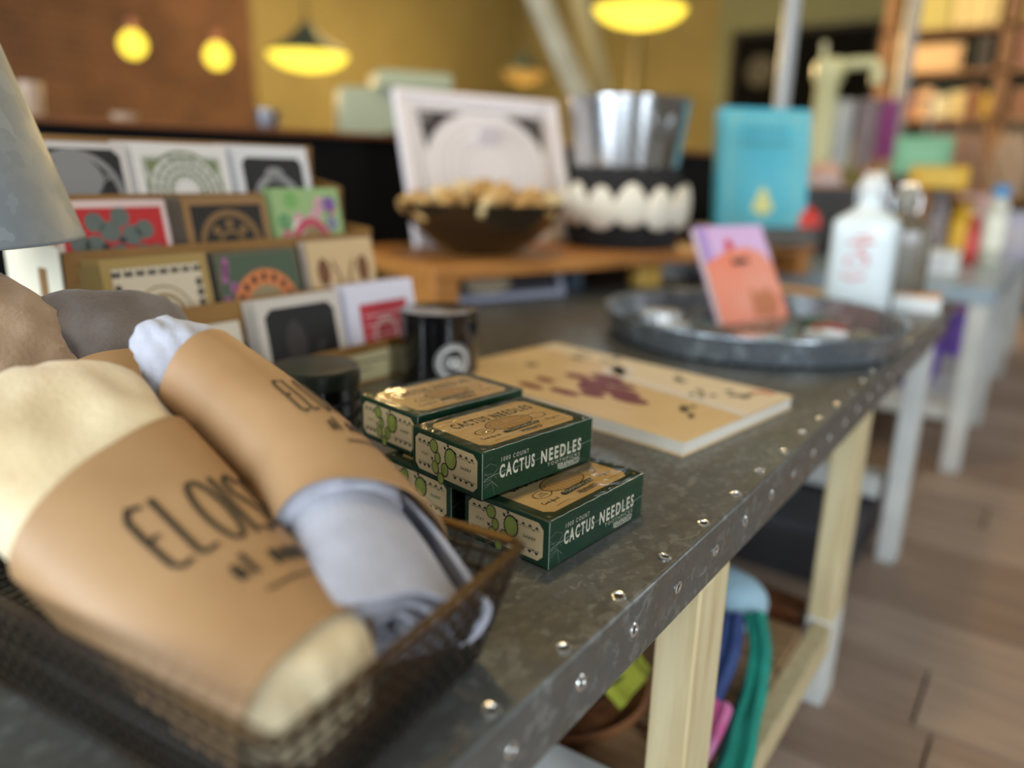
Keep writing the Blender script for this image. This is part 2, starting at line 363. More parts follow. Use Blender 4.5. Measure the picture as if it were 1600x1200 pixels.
leg(tb, -0.885, 0.443, pine); leg(tb, -0.885, 0.885, pine); leg(tb, -0.885, 1.325, white_paint); leg(tb, -0.021, -0.6, pine); leg(tb, -0.885, -0.6, pine)
# lower shelf: rails and slats
for x in (-0.012, -0.885): MB().box((x, 0.135, TZ-0.311), (0.022, 1.51, 0.034)).build('shelf_rail', pine, tb, bevel=0.0015)
MB().box((-0.45, 1.325, TZ-0.281), (0.82, 0.044, 0.036)).build('cross_rail', white_paint, tb, bevel=0.0015)
MB().box((-0.45, 0.885, TZ-0.311), (0.82, 0.04, 0.034)).build('cross_rail', oak_dark, tb, bevel=0.0015)
sl = None
for i in range(16):
    y = -0.5+0.085*i
    if sl is None: sl = MB().box((0, 0, 0), (0.85, 0.072, 0.012)).build('shelf_slat', mat('slat_wood', lin(168, 134, 96), 0.6, col2=lin(142, 108, 74), scale=8, stretch=(1, 9, 1)), tb, (-0.449, y, TZ-0.288))
    elif y < 0.85: dup(sl, tb, (-0.449, y, TZ-0.288))
SZ = TZ-0.282

# ------------------------------------------------------------------ second table beyond
t2 = thing('display_table', 'farther white-legged display table with bluish sheen coloured into its metal top, crowded with small goods', 'table')
MB().box(T(-0.33, 2.62, -0.018), (0.74, 1.60, 0.036)).build('table_top', mat('zinc_blue_sheen', lin(168, 184, 194), .35, .2, col2=lin(150, 168, 180), scale=20), t2, bevel=0.002)  # pale blue base colour carries the window sheen on the metal
for x, y in ((0.013, 1.85), (0.013, 2.27), (0.013, 2.9), (0.013, 3.38), (-0.67, 1.85), (-0.67, 3.38)): leg(t2, x, y, white_paint, None, 0.036, 0.05, -0.036)
MB().box((-0.33, 2.6, TZ-0.281), (0.70, 1.5, 0.03)).build('lower_shelf', white_paint, t2, bevel=0.002)

# ------------------------------------------------------------------ toothpick boxes
BL_, BW_, BH_ = 0.0954, 0.0627, 0.0286
def octo(x0, y0, x1, y1, c): return [(x0+c, y0), (x1-c, y0), (x1, y0+c), (x1, y1-c), (x1-c, y1), (x0+c, y1), (x0, y1-c), (x0, y0+c)]
def cactus(mg, mk, F, o1, o2):
    pads = [(.427, 1.02, .0028, .0034), (.494, .735, .0030, .0041), (.34, .77, .0030, .0039), (.378, .49, .0024, .0033), (.317, .195, .0034, .0039), (.589, .37, .0050, .0062)]
    for i_, (u, v, rx, ry) in enumerate(pads):
        x, y = -0.0285+0.056*u, 0.0258-0.0228*v; o1_ = o1+i_*.00002
        mk.disc(F, x, y, rx*1.08, ry*1.08, o1_, 24); mg.disc(F, x, y, rx*0.94, ry*0.94, o1_+.00001, 24)
        for i in range(18):
            an = 2*PI*i/18; mk.line(F, [(x+rx*math.cos(an), y+ry*math.sin(an)), (x+(rx+.0009)*math.cos(an), y+(ry+.0009)*math.sin(an))], .00028, o1_)
    for (u, v) in ((.55, .02), (.50, .12), (.29, .55)):
        x, y = -0.0285+0.056*u, 0.0258-0.0228*v
        mk.poly([(x-.0010, y-.0012), (x+.0006, y-.0015), (x+.0004, y+.0012), (x-.0002, y), (x-.0014, y+.0010)], F, o2)
def end_print(cream, mk, mg, F, o1=0.00012, o2=0.0002):
    """print on the short end: kraft label with clipped corners, prickly pear, STAY / SHARP"""
    cream.poly(octo(-0.0285, 0.003, 0.0275, BH_-0.0028, 0.0035), F, o1)
    for (y, s) in ((0.0205, 1), (0.0085, -1)):
        for side in (-1, 1):
            x0, x1 = (-0.026, -0.0135) if side < 0 else (0.006, 0.0255)
            mk.line(F, [(x0, y), (x1, y)], 0.00028, o2)
            n = 3 if side < 0 else 4
            for i in range(n):
                c = x0+(x1-x0)*(i+.5)/n
                mk.poly([(c-.0016, y+s*0.0008), (c+.0016, y+s*0.0008), (c, y+s*0.0026)] if s > 0 else [(c, y+s*0.0028), (c+.0017, y+s*0.0008), (c-.0017, y+s*0.0008)], F, o2)
            c = x0+(x1-x0)*.75
            for an in (0.5, 1.05, 1.57, 2.1, 2.64): mk.line(F, [(c, y-.0009), (c+.0011*math.cos(an)*s, y-.0009+.0011*math.sin(an))], 0.0002, o2)
    mk.text(F, 'STAY', -0.0195, 0.0142, 0.0062, 0.0019, o2, 0.012, 1.25)
    mk.text(F, 'SHARP', 0.0178, 0.0148, 0.0090, 0.0020, o2, 0.012, 1.2)
    cactus(mg, mk, F, 0.00024, 0.0002)
def side_print(wh, F, o=0.00014):
    wh.text(F, '1000 COUNT', 0.0260, 0.0212, 0.0225, 0.0027, o, 0.0, 1.45)
    wh.text(F, 'CACTUS', 0.0280, 0.0140, 0.0290, 0.0084, o, 0.032, 1.34)
    wh.text(F, 'NEEDLES', 0.0665, 0.0140, 0.0370, 0.0084, o, 0.032, 1.34)
    wh.text(F, 'TOOTHPICKS', 0.0690, 0.0076, 0.0300, 0.0023, o, 0.0, 1.5)
    wh.text(F, 'SERAPANITO', 0.0735, 0.0042, 0.0205, 0.0032, o, 0.02, 1.1)
    wh.line(F, [(0.0650, 0.0022), (0.0710, 0.0020), (0.0830, 0.0022)], 0.0005, o)
def top_print(cream, mk, mg, tan, wh, F, o1=0.00012, o2=0.0002):
    """x runs along the long edge, y across it away from the lettered side"""
    cream.poly(octo(0.0075, 0.006, BL_-0.0075, BW_-0.0055, 0.0045), F, o1)
    mk.text(F, 'CACTUS', 0.0300, 0.0438, 0.0290, 0.0086, o2, 0.032, 1.34, 0.0)
    mk.text(F, 'NEEDLES', 0.0655, 0.0438, 0.0340, 0.0086, o2, 0.032, 1.34, 0.0)
    mk.disc(F, 0.0490, 0.0290, 0.0186, 0.0098, o2, 34); tan.disc(F, 0.0490, 0.0290, 0.0179, 0.0091, o2+.00004, 34)
    for i in range(9):
        x = 0.034+0.0037*i; hh = 0.0088*math.sqrt(max(0.02, 1-((x-.049)/.0182)**2))
        mk.line(F, [(x, 0.0290-hh), (x+.0004, 0.0290+hh*(.3 if i % 3 else .95))], 0.00022, o2+.00008)
    mk.ring(F, 0.0490, 0.0290, 0.0150, 0.0153, o2+.00008, 30, 0.25, PI-.25, 0.42)
    for (cx, cy, t1, t2_) in ((0.0255, 0.0255, 'HAND', 'PICKED'), (0.0720, 0.0275, None, None)):
        mk.ring(F, cx, cy, 0.0066, 0.0072, o2, 30, k=0.62)
        for i in range(22):
            an = 2*PI*i/22; mk.line(F, [(cx+.0072*math.cos(an), cy+.0045*math.sin(an)), (cx+.0081*math.cos(an), cy+.0051*math.sin(an))], 0.0003, o2)
        if t1:
            mk.text(F, t1, cx, cy+.0011, 0.0050, 0.0014, o2, 0.01); mk.text(F, t2_, cx, cy-.0012, 0.0066, 0.0014, o2, 0.01)
    mg.poly([(0.0345, 0.0150), (0.0640, 0.0165), (0.0655, 0.0200), (0.0490, 0.0205), (0.0345, 0.0192), (0.0330, 0.0170)], F, o2+.0001)
    wh.text(F, 'TOOTHPICKS', 0.0494, 0.0178, 0.0265, 0.0024, o2+.00016, 0.012, 1.15)
    mk.text(F, 'SERAPANITO', 0.0515, 0.0122, 0.0180, 0.0032, o2, 0.03); mk.line(F, [(0.0445, 0.0099), (0.0590, 0.0102)], 0.0005, o2)
    # handwritten words
    def script(pts, x, y, k):
        mk.line(F, [(x+a*k, y+b_*k) for a, b_ in pts], 0.0006, o2)
    cert = [(1.0, 1.7), (.5, 2.0), (.1, 1.3), (.2, .4), (.8, .1), (1.3, .6), (1.7, 1.0), (1.5, .3), (2.1, .3), (2.4, 1.0), (2.6, .9), (2.6, .1), (3.1, .3), (3.5, 1.9), (3.3, .3), (3.8, .2), (4.2, .9), (4.2, .1), (4.7, .4), (5.2, 2.0), (4.9, -.9), (5.3, .3), (5.8, .9), (5.8, .1), (6.3, .4), (6.7, 1.0), (6.5, .2), (7.1, .3), (7.6, .9), (7.4, .1), (8.0, .3), (8.3, 2.0), (8.2, .1), (8.7, .2)]
    script(cert, 0.0148, 0.0150, 0.00165)
    org = [(.8, 1.9), (.2, 1.4), (.3, .3), (1.0, .2), (1.5, 1.0), (.9, 1.9), (1.6, 1.0), (2.0, .9), (2.0, .2), (2.5, .9), (2.9, .3), (3.2, .9), (3.1, -.9), (2.8, -.6), (3.7, .5), (4.0, .8), (4.2, .2), (4.6, .9), (5.0, .2), (5.4, .9), (5.6, .2), (6.2, .8), (6.3, .2), (6.9, .4)]
    script(org, 0.0710, 0.0165, 0.0017)
    mk.line(F, [(0.0190, 0.0098), (0.0275, 0.0104), (0.0320, 0.0099)], 0.0003, o2); mk.line(F, [(0.068, 0.0108), (0.082, 0.0112)], 0.0003, o2); mk.line(F, [(0.014, 0.052), (0.022, 0.0525)], 0.0003, o2); mk.line(F, [(0.052, 0.0535), (0.078, 0.054)], 0.0003, o2)
def corner_rays(wh, F, o=0.00014):
    for (cx, cy, a0) in ((0.0042, 0.0036, PI/4), (BL_-.0042, .0036, 3*PI/4), (.0042, BW_-.0036, -PI/4)):
        for da in (-.9, -.45, 0, .45, .9):
            wh.line(F, [(cx, cy), (cx+.0024*math.cos(a0+da), cy+.0024*math.sin(a0+da))], 0.00022, o)
def toothpick_box(label, x, y, z, a, first=None):
    t = thing('toothpick_box', label, 'box', T(x, y, z), -a, 'boxes of toothpicks in the stack')
    if first is not None:
        for ch in first.children: dup(ch, t)
        return t
    MB().box((-BW_/2, BL_/2, BH_/2), (BW_, BL_, BH_)).build('carton', box_green, t, bevel=0.0006)
    FT = Fr((0, 0, BH_), (0, 1, 0), (-1, 0, 0)); FS = Fr((0, 0, 0), (0, 1, 0), (0, 0, 1)); FE = Fr((-BW_/2, 0, 0), (1, 0, 0), (0, 0, 1)); FE2 = Fr((-BW_/2, BL_, 0), (-1, 0, 0), (0, 0, 1)); FS2 = Fr((-BW_, BL_, 0), (0, -1, 0), (0, 0, 1))
    cr, mk, mg, tan, wh, dg = MB(), MB(), MB(), MB(), MB(), MB()
    end_print(cr, mk, mg, FE); end_print(cr, mk, mg, FE2); top_print(cr, mk, dg, tan, wh, FT); side_print(wh, FS); side_print(wh, FS2); corner_rays(wh, FT)
    for nm, mb, mm in (('printed_label', cr, label_cream), ('printed_black_lettering', mk, print_black), ('printed_cactus', mg, cactus_green), ('printed_barrel', tan, barrel_tan), ('printed_banner', dg, print_green), ('printed_white_lettering', wh, label_white)):
        mb.build(nm, mm, t, smooth=False)
    # clear shrink wrap with a seam along the long side and a puckered fold at the corner
    wb = MB(); wb.box((-BW_/2, BL_/2, BH_/2), (BW_+.0012, BL_+.0012, BH_+.0010)); wb.build('shrink_wrap', shrink, t, bevel=0.0008)
    sm_ = MB(); pts = [(0.00075, 0.0005+BL_*i/24, BH_*0.49+0.0004*math.sin(i*1.7)+(0.0025*(1-i/3)**2*-1 if i < 3 else 0)) for i in range(25)]
    sm_.tube(pts, 0.00009, 5); sm_.tube([(0.0006, -0.0004, 0.0008+BH_*i/8*.96) for i in range(9)], 0.00014, 5)
    rr = random.Random(2)
    for i in range(7):
        z0 = BH_*(.25+.07*i); sm_.tube([(0.0007, 0.0006, z0), (0.0009, 0.004+rr.random()*.003, z0+rr.uniform(-.004, .003)), (0.0006, 0.009+rr.random()*.004, z0+rr.uniform(-.007, .004))], 0.00005, 4)
    sm_.tube([(0.0004, 0.001+(BL_-.002)*i/18, BH_+.0005+.00022*math.sin(i*2.3)) for i in range(19)], 0.00013, 5)
    sm_.build('wrap_seam', mat('wrap_crease', lin(168, 176, 168), 0.3, coat=0.5), t)
    return t
b1 = toothpick_box('bottom-front toothpick box, its whole lettered side in view, on the metal top', -0.05194, 0.31815, 0.0, 0.0857)
toothpick_box('top-front shrink-wrapped toothpick box, bridging the two boxes below it', -0.09564, 0.31503, 0.0296, 0.1626, b1)
toothpick_box('top-rear toothpick box, yellow lamp glare on its kraft top, beside the candle', -0.1675, 0.3405, 0.0296, 0.155, b1)
toothpick_box('bottom-rear toothpick box, in shadow beneath the upper pair', -0.1285, 0.3270, 0.0, 0.10, b1)

# ------------------------------------------------------------------ wire basket
bk = thing('wire_basket', 'rectangular dark wire mesh basket holding wrapped towels, at the table corner', 'basket', T(-0.005, 0.107, 0), math.radians(6.2))
LX, LY, HB = 0.30, 0.141, 0.055; tp = 0.014
c_r = [(0, 0), (-LX, 0), (-LX, LY), (0, LY)]; c_b = [(-tp, tp*.8), (-LX+tp, tp*.8), (-LX+tp, LY-tp), (-tp, LY-tp)]
def P3(c, z): return (c[0], c[1], z)
def rounded(cs, z, r=0.006):
    out = []
    n = len(cs)
    for i in range(n):
        p = Vector(cs[i]); a = (Vector(cs[i-1])-p).normalized(); b_ = (Vector(cs[(i+1) % n])-p).normalized()
        q0 = p+a*r; q1 = p+b_*r
        for t_ in (0, .33, .66, 1): out.append(tuple((q0*(1-t_)**2+p*2*t_*(1-t_)+q1*t_**2))+(z,))
    return out
MB().tube(rounded(c_r, HB), 0.0021, 8, True).build('rim', mat('rim_wire', lin(52, 42, 34), 0.30, 0.85, col2=lin(112, 84, 44), scale=7), bk)
MB().tube(rounded(c_b, 0.0022), 0.0016, 6, True).build('base_wire', wire, bk)
mid = [tuple(Vector(a)*.55+Vector(b_)*.45) for a, b_ in zip(c_r, c_b)]
MB().tube(rounded(mid, HB*.55+.001), 0.0012, 6, True).build('middle_wire', wire, bk)
for i in range(4):
    A, B_, C, D = P3(c_r[i], HB), P3(c_r[(i+1) % 4], HB), P3(c_b[i], 0.002), P3(c_b[(i+1) % 4], 0.002)
    A, B_, C, D = map(Vector, (A, B_, C, D)); L_ = (B_-A).length; n = int(L_/0.0080); mb = MB()
    for j in range(1, n):
        t_ = j/n; mb.tube([A.lerp(B_, t_), C.lerp(D, t_)], 0.00095, 4)
    for j in range(1, 7):
        t_ = j/7; mb.tube([A.lerp(C, t_), B_.lerp(D, t_)], 0.00095, 4)
    mb.tube([A, C], 0.0013, 6)
    mb.build('mesh_side', wire, bk)
mb = MB()
for j in range(1, 36): x = -tp-(LX-2*tp)*j/36; mb.tube([(x, tp*.8, .0014), (x, LY-tp, .0014)], 0.00045, 4)
for j in range(1, 16): y = tp*.8+(LY-1.8*tp)*j/16; mb.tube([(-tp, y, .0014), (-LX+tp, y, .0014)], 0.00045, 4)
mb.build('mesh_floor', wire, bk)

# ------------------------------------------------------------------ kraft-wrapped towels in the basket
class Bundle:
    """a soft bundle along a path: superellipse section with half width a(s), half height b(s), tilted by roll"""
    def __init__(s, pts, a, b, roll=0.0, p=2.4, seed=1, wr=0.0):
        s.p = [Vector(T(*q)) for q in pts]; s.a = a; s.b = b; s.roll = roll; s.e = p; s.seed = seed; s.wr = wr; s.sl = None
        s.len = sum((s.p[i+1]-s.p[i]).length for i in range(len(s.p)-1))
    def at(s, t):
        n = len(s.p)-1; x = min(max(t, 0), 1)*n; i = min(int(x), n-1); f = x-i
        P = lambda k: s.p[min(max(k, 0), n)] if 0 <= k <= n else (s.p[0]*2-s.p[1] if k < 0 else s.p[n]*2-s.p[n-1])
        p0, p1, p2, p3 = P(i-1), P(i), P(i+1), P(i+2)
        c = 0.5*((2*p1)+(p2-p0)*f+(2*p0-5*p1+4*p2-p3)*f*f+(3*p1-p0-3*p2+p3)*f**3)
        d = (0.5*((p2-p0)+2*(2*p0-5*p1+4*p2-p3)*f+3*(3*p1-p0-3*p2+p3)*f*f)).normalized()
        if t > 1: c += d*(t-1)*s.len
        if t < 0: c += d*t*s.len
        return c, d
    def axes(s, t):
        c, d = s.at(t); sd = d.cross(Vector((0, 0, 1))).normalized(); up = sd.cross(d).normalized()
        cr, sr = math.cos(s.roll), math.sin(s.roll)
        return c, d, sd*cr+up*sr, up*cr-sd*sr
    def S(s, t, th, off=0.0, wr=None):
        c, d, x, y = s.axes(t)
        ct, st = math.cos(th), math.sin(th); k = 2.0/s.e
        a = s.a(t) if callable(s.a) else s.a; b_ = s.b(t) if callable(s.b) else s.b
        wr = s.wr if wr is None else wr
        if wr and s.sl and s.sl[0] < t < s.sl[1]: wr *= max(0.0, 1-min(t-s.sl[0], s.sl[1]-t)/.03)
        wv = 0.0
        if wr:
            q = s.seed
            wv = wr*(0.5*math.sin(3*th+9*t+q)+0.35*math.sin(7*th-13*t+2*q)+0.3*math.sin(11*th+21*t+q*3)+0.45*math.sin(2*th-17*t+q)+0.5*abs(math.sin(4*th+26*t+q*1.7+1.5*math.sin(9*t+2*th)))-.25)
        return c+x*(abs(ct)**k*math.copysign(1, ct)*(a+off+wv))+y*(abs(st)**k*math.copysign(1, st)*(b_+off+wv))
    def body(s, t0, t1, nu=40, nv=64, off=0.0, round0=0.02, round1=0.02):
        mb = MB(); N = nu
        ts = []
        def fn(u, v):
            t = t0+(t1-t0)*u; th = 2*PI*v
            e0 = min(1, u/round0) if round0 else 1; e1 = min(1, (1-u)/round1) if round1 else 1
            k = math.sqrt(max(0, 1-(1-e0)**2))*math.sqrt(max(0, 1-(1-e1)**2))
            c = s.at(t)[0]; q = s.S(t, th, off)
            return c+(q-c)*max(k, .02)
        mb.grid(fn, nu, nv, False, True)
        mb.f.append(tuple(range(nv-1, -1, -1))); mb.m.append(0); n = len(mb.v); mb.f.append(tuple(range(n-nv, n))); mb.m.append(0)
        return mb
    def sleeve(s, t0, t1, th0, off=0.0012, nu=26, nv=72, thick=0.0005, cut=None, wr=0.0):
        mb = MB()
        def lay(o_):
            def fn(u, v):
                th = 2*PI*v
                a, b_ = (cut(th) if cut else (0, 0))
                t = (t0+a)+(t1+b_-t0-a)*u
                return s.S(t, th, o_, wr)
            return fn
        mb.grid(lay(off), nu, nv, False, True); mb.grid(lay(off-thick), nu, nv, False, True)
        n = nu*nv
        for row in (0, nu-1):
            for j in range(nv):
                k = (j+1) % nv; a, b_ = row*nv+j, row*nv+k; mb.f.append((a, b_, b_+n, a+n)); mb.m.append(0)
        return mb
    def arcmap(s, t, n=360, off=0.0014):
        """angle as a function of arc length around the section, so that lettering keeps its width"""
        pts = [s.S(t, 2*PI*i/n, off, 0.0) for i in range(n+1)]; L = [0]
        for i in range(n): L.append(L[-1]+(pts[i+1]-pts[i]).length)
        def f(d, th0):
            i0 = int((th0 % (2*PI))/(2*PI)*n); target = (L[i0]+d) % L[-1]
            lo = 0
            for i in range(n):
                if L[i+1] >= target: lo = i; break
            return 2*PI*(lo+(target-L[lo])/max(L[lo+1]-L[lo], 1e-9))/n
        return f
STROKES = {
 'E': [[(.62, .95), (.30, 1.0), (.10, .86), (.10, .55), (.14, .10), (.34, .0), (.66, .05)], [(.12, .50), (.46, .54)]],
 'L': [[(.12, 1.0), (.13, .10), (.24, .02), (.66, .06)]],
 'O': [[(.5+.36*math.cos(a*PI/9+1.6), .5+.5*math.sin(a*PI/9+1.6)) for a in range(19)]],
 'I': [[(.3, 1.0), (.3, .0)]],
 'S': [[(.66, .86), (.46, 1.0), (.20, .90), (.18, .70), (.40, .54), (.62, .36), (.60, .12), (.36, .0), (.12, .10)]],
 'a': [[(.55, .6), (.3, .68), (.12, .4), (.2, .05), (.45, .1), (.56, .5), (.56, .0)]],
 't': [[(.3, 1.0), (.3, .1), (.5, .0)], [(.1, .68), (.52, .68)]],
 'm': [[(.05, .0), (.08, .6), (.25, .65), (.32, .05), (.38, .6), (.58, .62), (.64, .0)]],
 'o': [[(.35+.25*math.cos(a*PI/6), .32+.3*math.sin(a*PI/6)) for a in range(13)]],
 'n': [[(.08, .0), (.1, .62), (.4, .62), (.5, .0)]], ' ': []}
def hand_lettering(bd, t0, th0, sgn, size, u_sgn=1, off=0.0016, wf=.31, lines=(('ELOISE', 0.0, 1.0, .80), ('at mon', -0.55, .34, 1.25))):
    """pen strokes lying on the paper sleeve: reading direction runs around the bundle, up runs towards its far end"""
    mb = MB(); am = bd.arcmap(t0, off=off)
    def put(a, b_):
        return bd.S(t0+u_sgn*b_/bd.len, am(sgn*a, th0), off, 0.0)
    def stroke(pts, wd):
        q = []
        for i in range(len(pts)-1):
            for k in range(4): f = k/4; q.append((pts[i][0]*(1-f)+pts[i+1][0]*f, pts[i][1]*(1-f)+pts[i+1][1]*f))
        q.append(pts[-1]); vs = []
        for i, p in enumerate(q):
            a = Vector(q[max(i-1, 0)]); b_ = Vector(q[min(i+1, len(q)-1)]); d = b_-a
            d = d.normalized() if d.length > 0 else Vector((1, 0)); nn = Vector((-d.y, d.x))*wd/2
            vs += [put(p[0]+nn.x, p[1]+nn.y), put(p[0]-nn.x, p[1]-nn.y)]
        mb.add(vs, [(2*i, 2*i+1, 2*i+3, 2*i+2) for i in range(len(q)-1)])
    for txt, dy, sc_, adv in lines:
        x = 0.0 if dy == 0 else size*.35
        for ch in txt:
            for st in STROKES[ch]: stroke([(x+p[0]*size*sc_*wf, dy*size+p[1]*size*sc_) for p in st], size*0.055)
            x += size*sc_*wf*adv*(.55 if ch == 'I' else 1)
    stroke([(size*.45, -.82*size), (size*1.7, -.80*size)], size*0.045)
    return mb

# B: rolled grey towel on the right, its rolled end over the basket corner
bB = Bundle([(-0.036, 0.184, 0.040), (-0.078, 0.206, 0.056), (-0.128, 0.220, 0.073), (-0.173, 0.221, 0.090), (-0.203, 0.215, 0.106), (-0.228, 0.211, 0.117)],
            lambda t: 0.0215+0.0045*min(1, max(0, (.85-t)/.4))+0.018*max(0, (.40-t)/.40)**1.2-(0.04*(t-.85) if t > .85 else 0), lambda t: 0.0205+.0025*min(1, max(0, (.85-t)/.4))-(0.035*(t-.85) if t > .85 else 0), roll=-0.26, p=2.2, seed=2, wr=0.0)
tB = thing('rolled_towel', 'rolled grey linen towel in a kraft sleeve, its coiled end at the basket corner', 'towel', T(-0.052, 0.200, 0.02))
tB_inv = Matrix.Translation(-Vector(tB.location))
def child(mb, name, m, par, **k):
    o = mb.build(name, m, par, **k); o.matrix_parent_inverse = Matrix.Translation(-Vector(par.location)); return o
bB.wr = 0.0016
child(bB.body(0.22, 1.06, 44, 72, 0.0, 0.05, 0.05), 'towel_roll', grey_linen, tB)
bB.wr = 0.0
def coil():
    mb = MB(); turns = 3.2; n = 150; th = 0.0028
    def rad(f): return 0.20+0.80*f
    for (o0, o1) in ((0.0, 1.0),):
        def lay(side):
            def fn(u, v):
                f = v; an = -PI*0.25+2*PI*turns*f
                t = 0.0+0.33*u+0.006*math.sin(5*an+1)*(1-u)+0.012*(1-f)*(1-u)
                c, d, x, y = bB.axes(t)
                r = rad(f)+0.03*math.sin(3.1*an)*(1-f*.5)
                a = ((bB.a(t)-.0006)*r-side*th*0.5); b_ = ((bB.b(t)-.0006)*r-side*th*0.5)
                sag = -0.0035*(1-f)
                return c+x*math.cos(an)*a+y*(math.sin(an)*b_+sag)
            return fn
        mb.grid(lay(-0.9), 12, n); mb.grid(lay(0.9), 12, n)
        N = 12*n
        for j in range(n-1):
            for row in (0, 11): a = row*n+j; mb.f.append((a, a+1, a+1+N, a+N)); mb.m.append(0)
        for i in range(11):
            for colm in (0, n-1): a = i*n+colm; mb.f.append((a, a+n, a+n+N, a+N)); mb.m.append(0)
    return mb
child(coil(), 'coiled_end', grey_linen, tB)
def cutB(th):   # front edge of the sleeve is cut on the slant
    return (0.045*math.cos(th-2.6), 0.02*math.cos(th-1.0))
sB = child(bB.sleeve(0.20, 0.80, 0, 0.0036, cut=cutB), 'kraft_sleeve', kraft, tB)
child(hand_lettering(bB, 0.42, 1.9, -1, 0.025, 1, off=0.0042), 'hand_lettering', ink, tB)

# A: wide cream towel along the near side
bA = Bundle([(-0.030, 0.146, 0.031), (-0.075, 0.146, 0.041), (-0.125, 0.147, 0.055), (-0.185, 0.146, 0.078), (-0.252, 0.145, 0.106)],
            lambda t: 0.0280+0.0215*max(0, min(1, t))**.8, lambda t: 0.0220+.004*t, roll=0.16, p=2.3, seed=5, wr=0.0030)
tA = thing('folded_towel', 'cream linen towel in a wide kraft sleeve lettered ELOISE, in the basket', 'towel', T(-0.05, 0.15, 0.01))
bA.sl = (0.03, 0.75)
child(bA.body(-0.05, 1.0, 44, 64, 0.0, 0.12, 0.16), 'towel_roll', cream_linen, tA)
child(bA.sleeve(0.045, 0.68, 0, 0.0030, cut=lambda th: (0.03*math.cos(th-.8), 0.055*math.cos(th))), 'kraft_sleeve', kraft, tA)
child(hand_lettering(bA, 0.355, 1.86, -1, 0.043, 1, off=0.0036), 'hand_lettering', ink, tA)
# C: slate towel at the back of the basket
bC = Bundle([(-0.215, 0.226, 0.040), (-0.255, 0.236, 0.062), (-0.300, 0.242, 0.090), (-0.345, 0.242, 0.118)], 0.050, 0.0165, roll=-0.22, p=2.6, seed=9, wr=0.0018)
tC = thing('folded_towel', 'slate grey towel in a kraft sleeve at the back of the basket', 'towel', T(-0.15, 0.23, 0.02))
bC.sl = (0.03, 0.64)
child(bC.body(0.0, 1.05, 40, 60, 0.0, 0.05, 0.08), 'towel_roll', slate_linen, tC)
child(bC.sleeve(0.05, 0.62, 0, 0.0022), 'kraft_sleeve', kraft, tC)
# D: taupe towel at the left
bD = Bundle([(-0.278, 0.164, 0.066), (-0.300, 0.168, 0.088), (-0.330, 0.170, 0.112), (-0.385, 0.168, 0.134)], 0.034, 0.021, roll=0.1, p=2.3, seed=13, wr=0.0024)
tD = thing('folded_towel', 'taupe linen towel at the left frame edge beside the slate towel', 'towel', T(-0.25, 0.186, 0.05))
child(bD.body(0.0, 1.05, 36, 56, 0.0, 0.12, 0.12), 'towel_roll', taupe_linen, tD)
# ------------------------------------------------------------------ galvanised cone hanging at the left
sh = thing('cone_lamp', 'grey galvanised cone shade hanging over the table at the upper left corner', 'lamp', T(-0.466, 0.166, 0.158))
prof = [(0.113, 0.0), (0.1145, 0.001), (0.1135, 0.004), (0.043, 0.250), (0.030, 0.262), (0.028, 0.262), (0.040, 0.248), (0.110, 0.004), (0.1115, 0.0005)]
MB().lathe(prof + [prof[0]], 64).build('cone', zinc_shade, sh)
MB().tube([(0.1135*math.cos(2*PI*i/64), 0.1135*math.sin(2*PI*i/64), 0.001) for i in range(64)], 0.0014, 6, True).build('rolled_rim', zinc_shade, sh)
MB().lathe([(0.030, 0.255), (0.030, 0.300), (0.020, 0.318), (0.0, 0.320)], 32).build('cap', zinc_shade, sh)
MB().tube([(0, 0, 0.315), (0, 0, HC-TZ-0.150)], 0.003, 8).build('cord', black_matte, sh)

# ------------------------------------------------------------------ tiered card rack
rk = thing('card_rack', 'four-tier kraft board rack filled with greeting cards', 'rack', T(-0.40, 0.445, 0))
Y0, Y1 = 0.282-0.445, 0.612-0.445
tiers = [(0.0, 0.000, 0.041), (-0.045, 0.052, 0.092), (-0.090, 0.100, 0.139), (-0.135, 0.144, 0.181)]   # lip x, floor z, lip top z
for i, (x, z0, z1) in enumerate(tiers):
    b = MB(); b.box((x, (Y0+Y1)/2, (z0+z1)/2), (0.003, Y1-Y0, z1-z0)); b.build('front_lip', kraft_board, rk)
    b = MB(); b.box((x-0.021, (Y0+Y1)/2, z0+0.004), (0.039, Y1-Y0-.004, 0.003)); b.build('tier_floor', kraft_board, rk)
MB().box((-0.183, (Y0+Y1)/2, 0.116), (0.003, Y1-Y0, 0.228)).build('back_board', kraft_board, rk)
side = [(0.0015, 0.0), (0.0015, 0.041), (-0.0435, 0.050), (-0.0435, 0.096), (-0.0885, 0.100), (-0.0885, 0.143), (-0.1335, 0.147), (-0.1335, 0.186), (-0.185, 0.195), (-0.185, 0.0)]
for y in (Y0, Y1):
    F = Fr((0, y, 0), (1, 0, 0), (0, 0, 1)); MB().prism(side, F, -0.0015, 0.0015).build('side_panel', card_edge if y == Y0 else kraft_board, rk)
    if y == Y0:
        for (xa, xb, za, zb) in ((-0.125, -0.112, 0.02, 0.125), (-0.06, -0.05, 0.01, 0.06)): MB().prism([(xa, za), (xb, za), (xb, zb), (xa, zb)], F, 0.0016, 0.0022).build('kraft_strip', kraft_board, rk)
lab = MB(); FLb = Fr((0.0016, 0, 0), (0, 1, 0), (0, 0, 1)); lab.rect(FLb, -0.030, 0.004, 0.118, 0.032, 0.0004); lab.build('paper_label', mat('label_paper', lin(206, 192, 146), 0.6), rk, smooth=False)
lt = MB(); lt.rect(FLb, 0.002, 0.010, 0.016, 0.028, 0.0007); lt.line(FLb, [(.030, .023), (.055, .024), (.100, .023)], .0022, .0007); lt.line(FLb, [(.030, .016), (.078, .016)], .0014, .0007); lt.build('label_faint_marks', mat('faded_ink', lin(112, 104, 78), 0.6), rk, smooth=False)

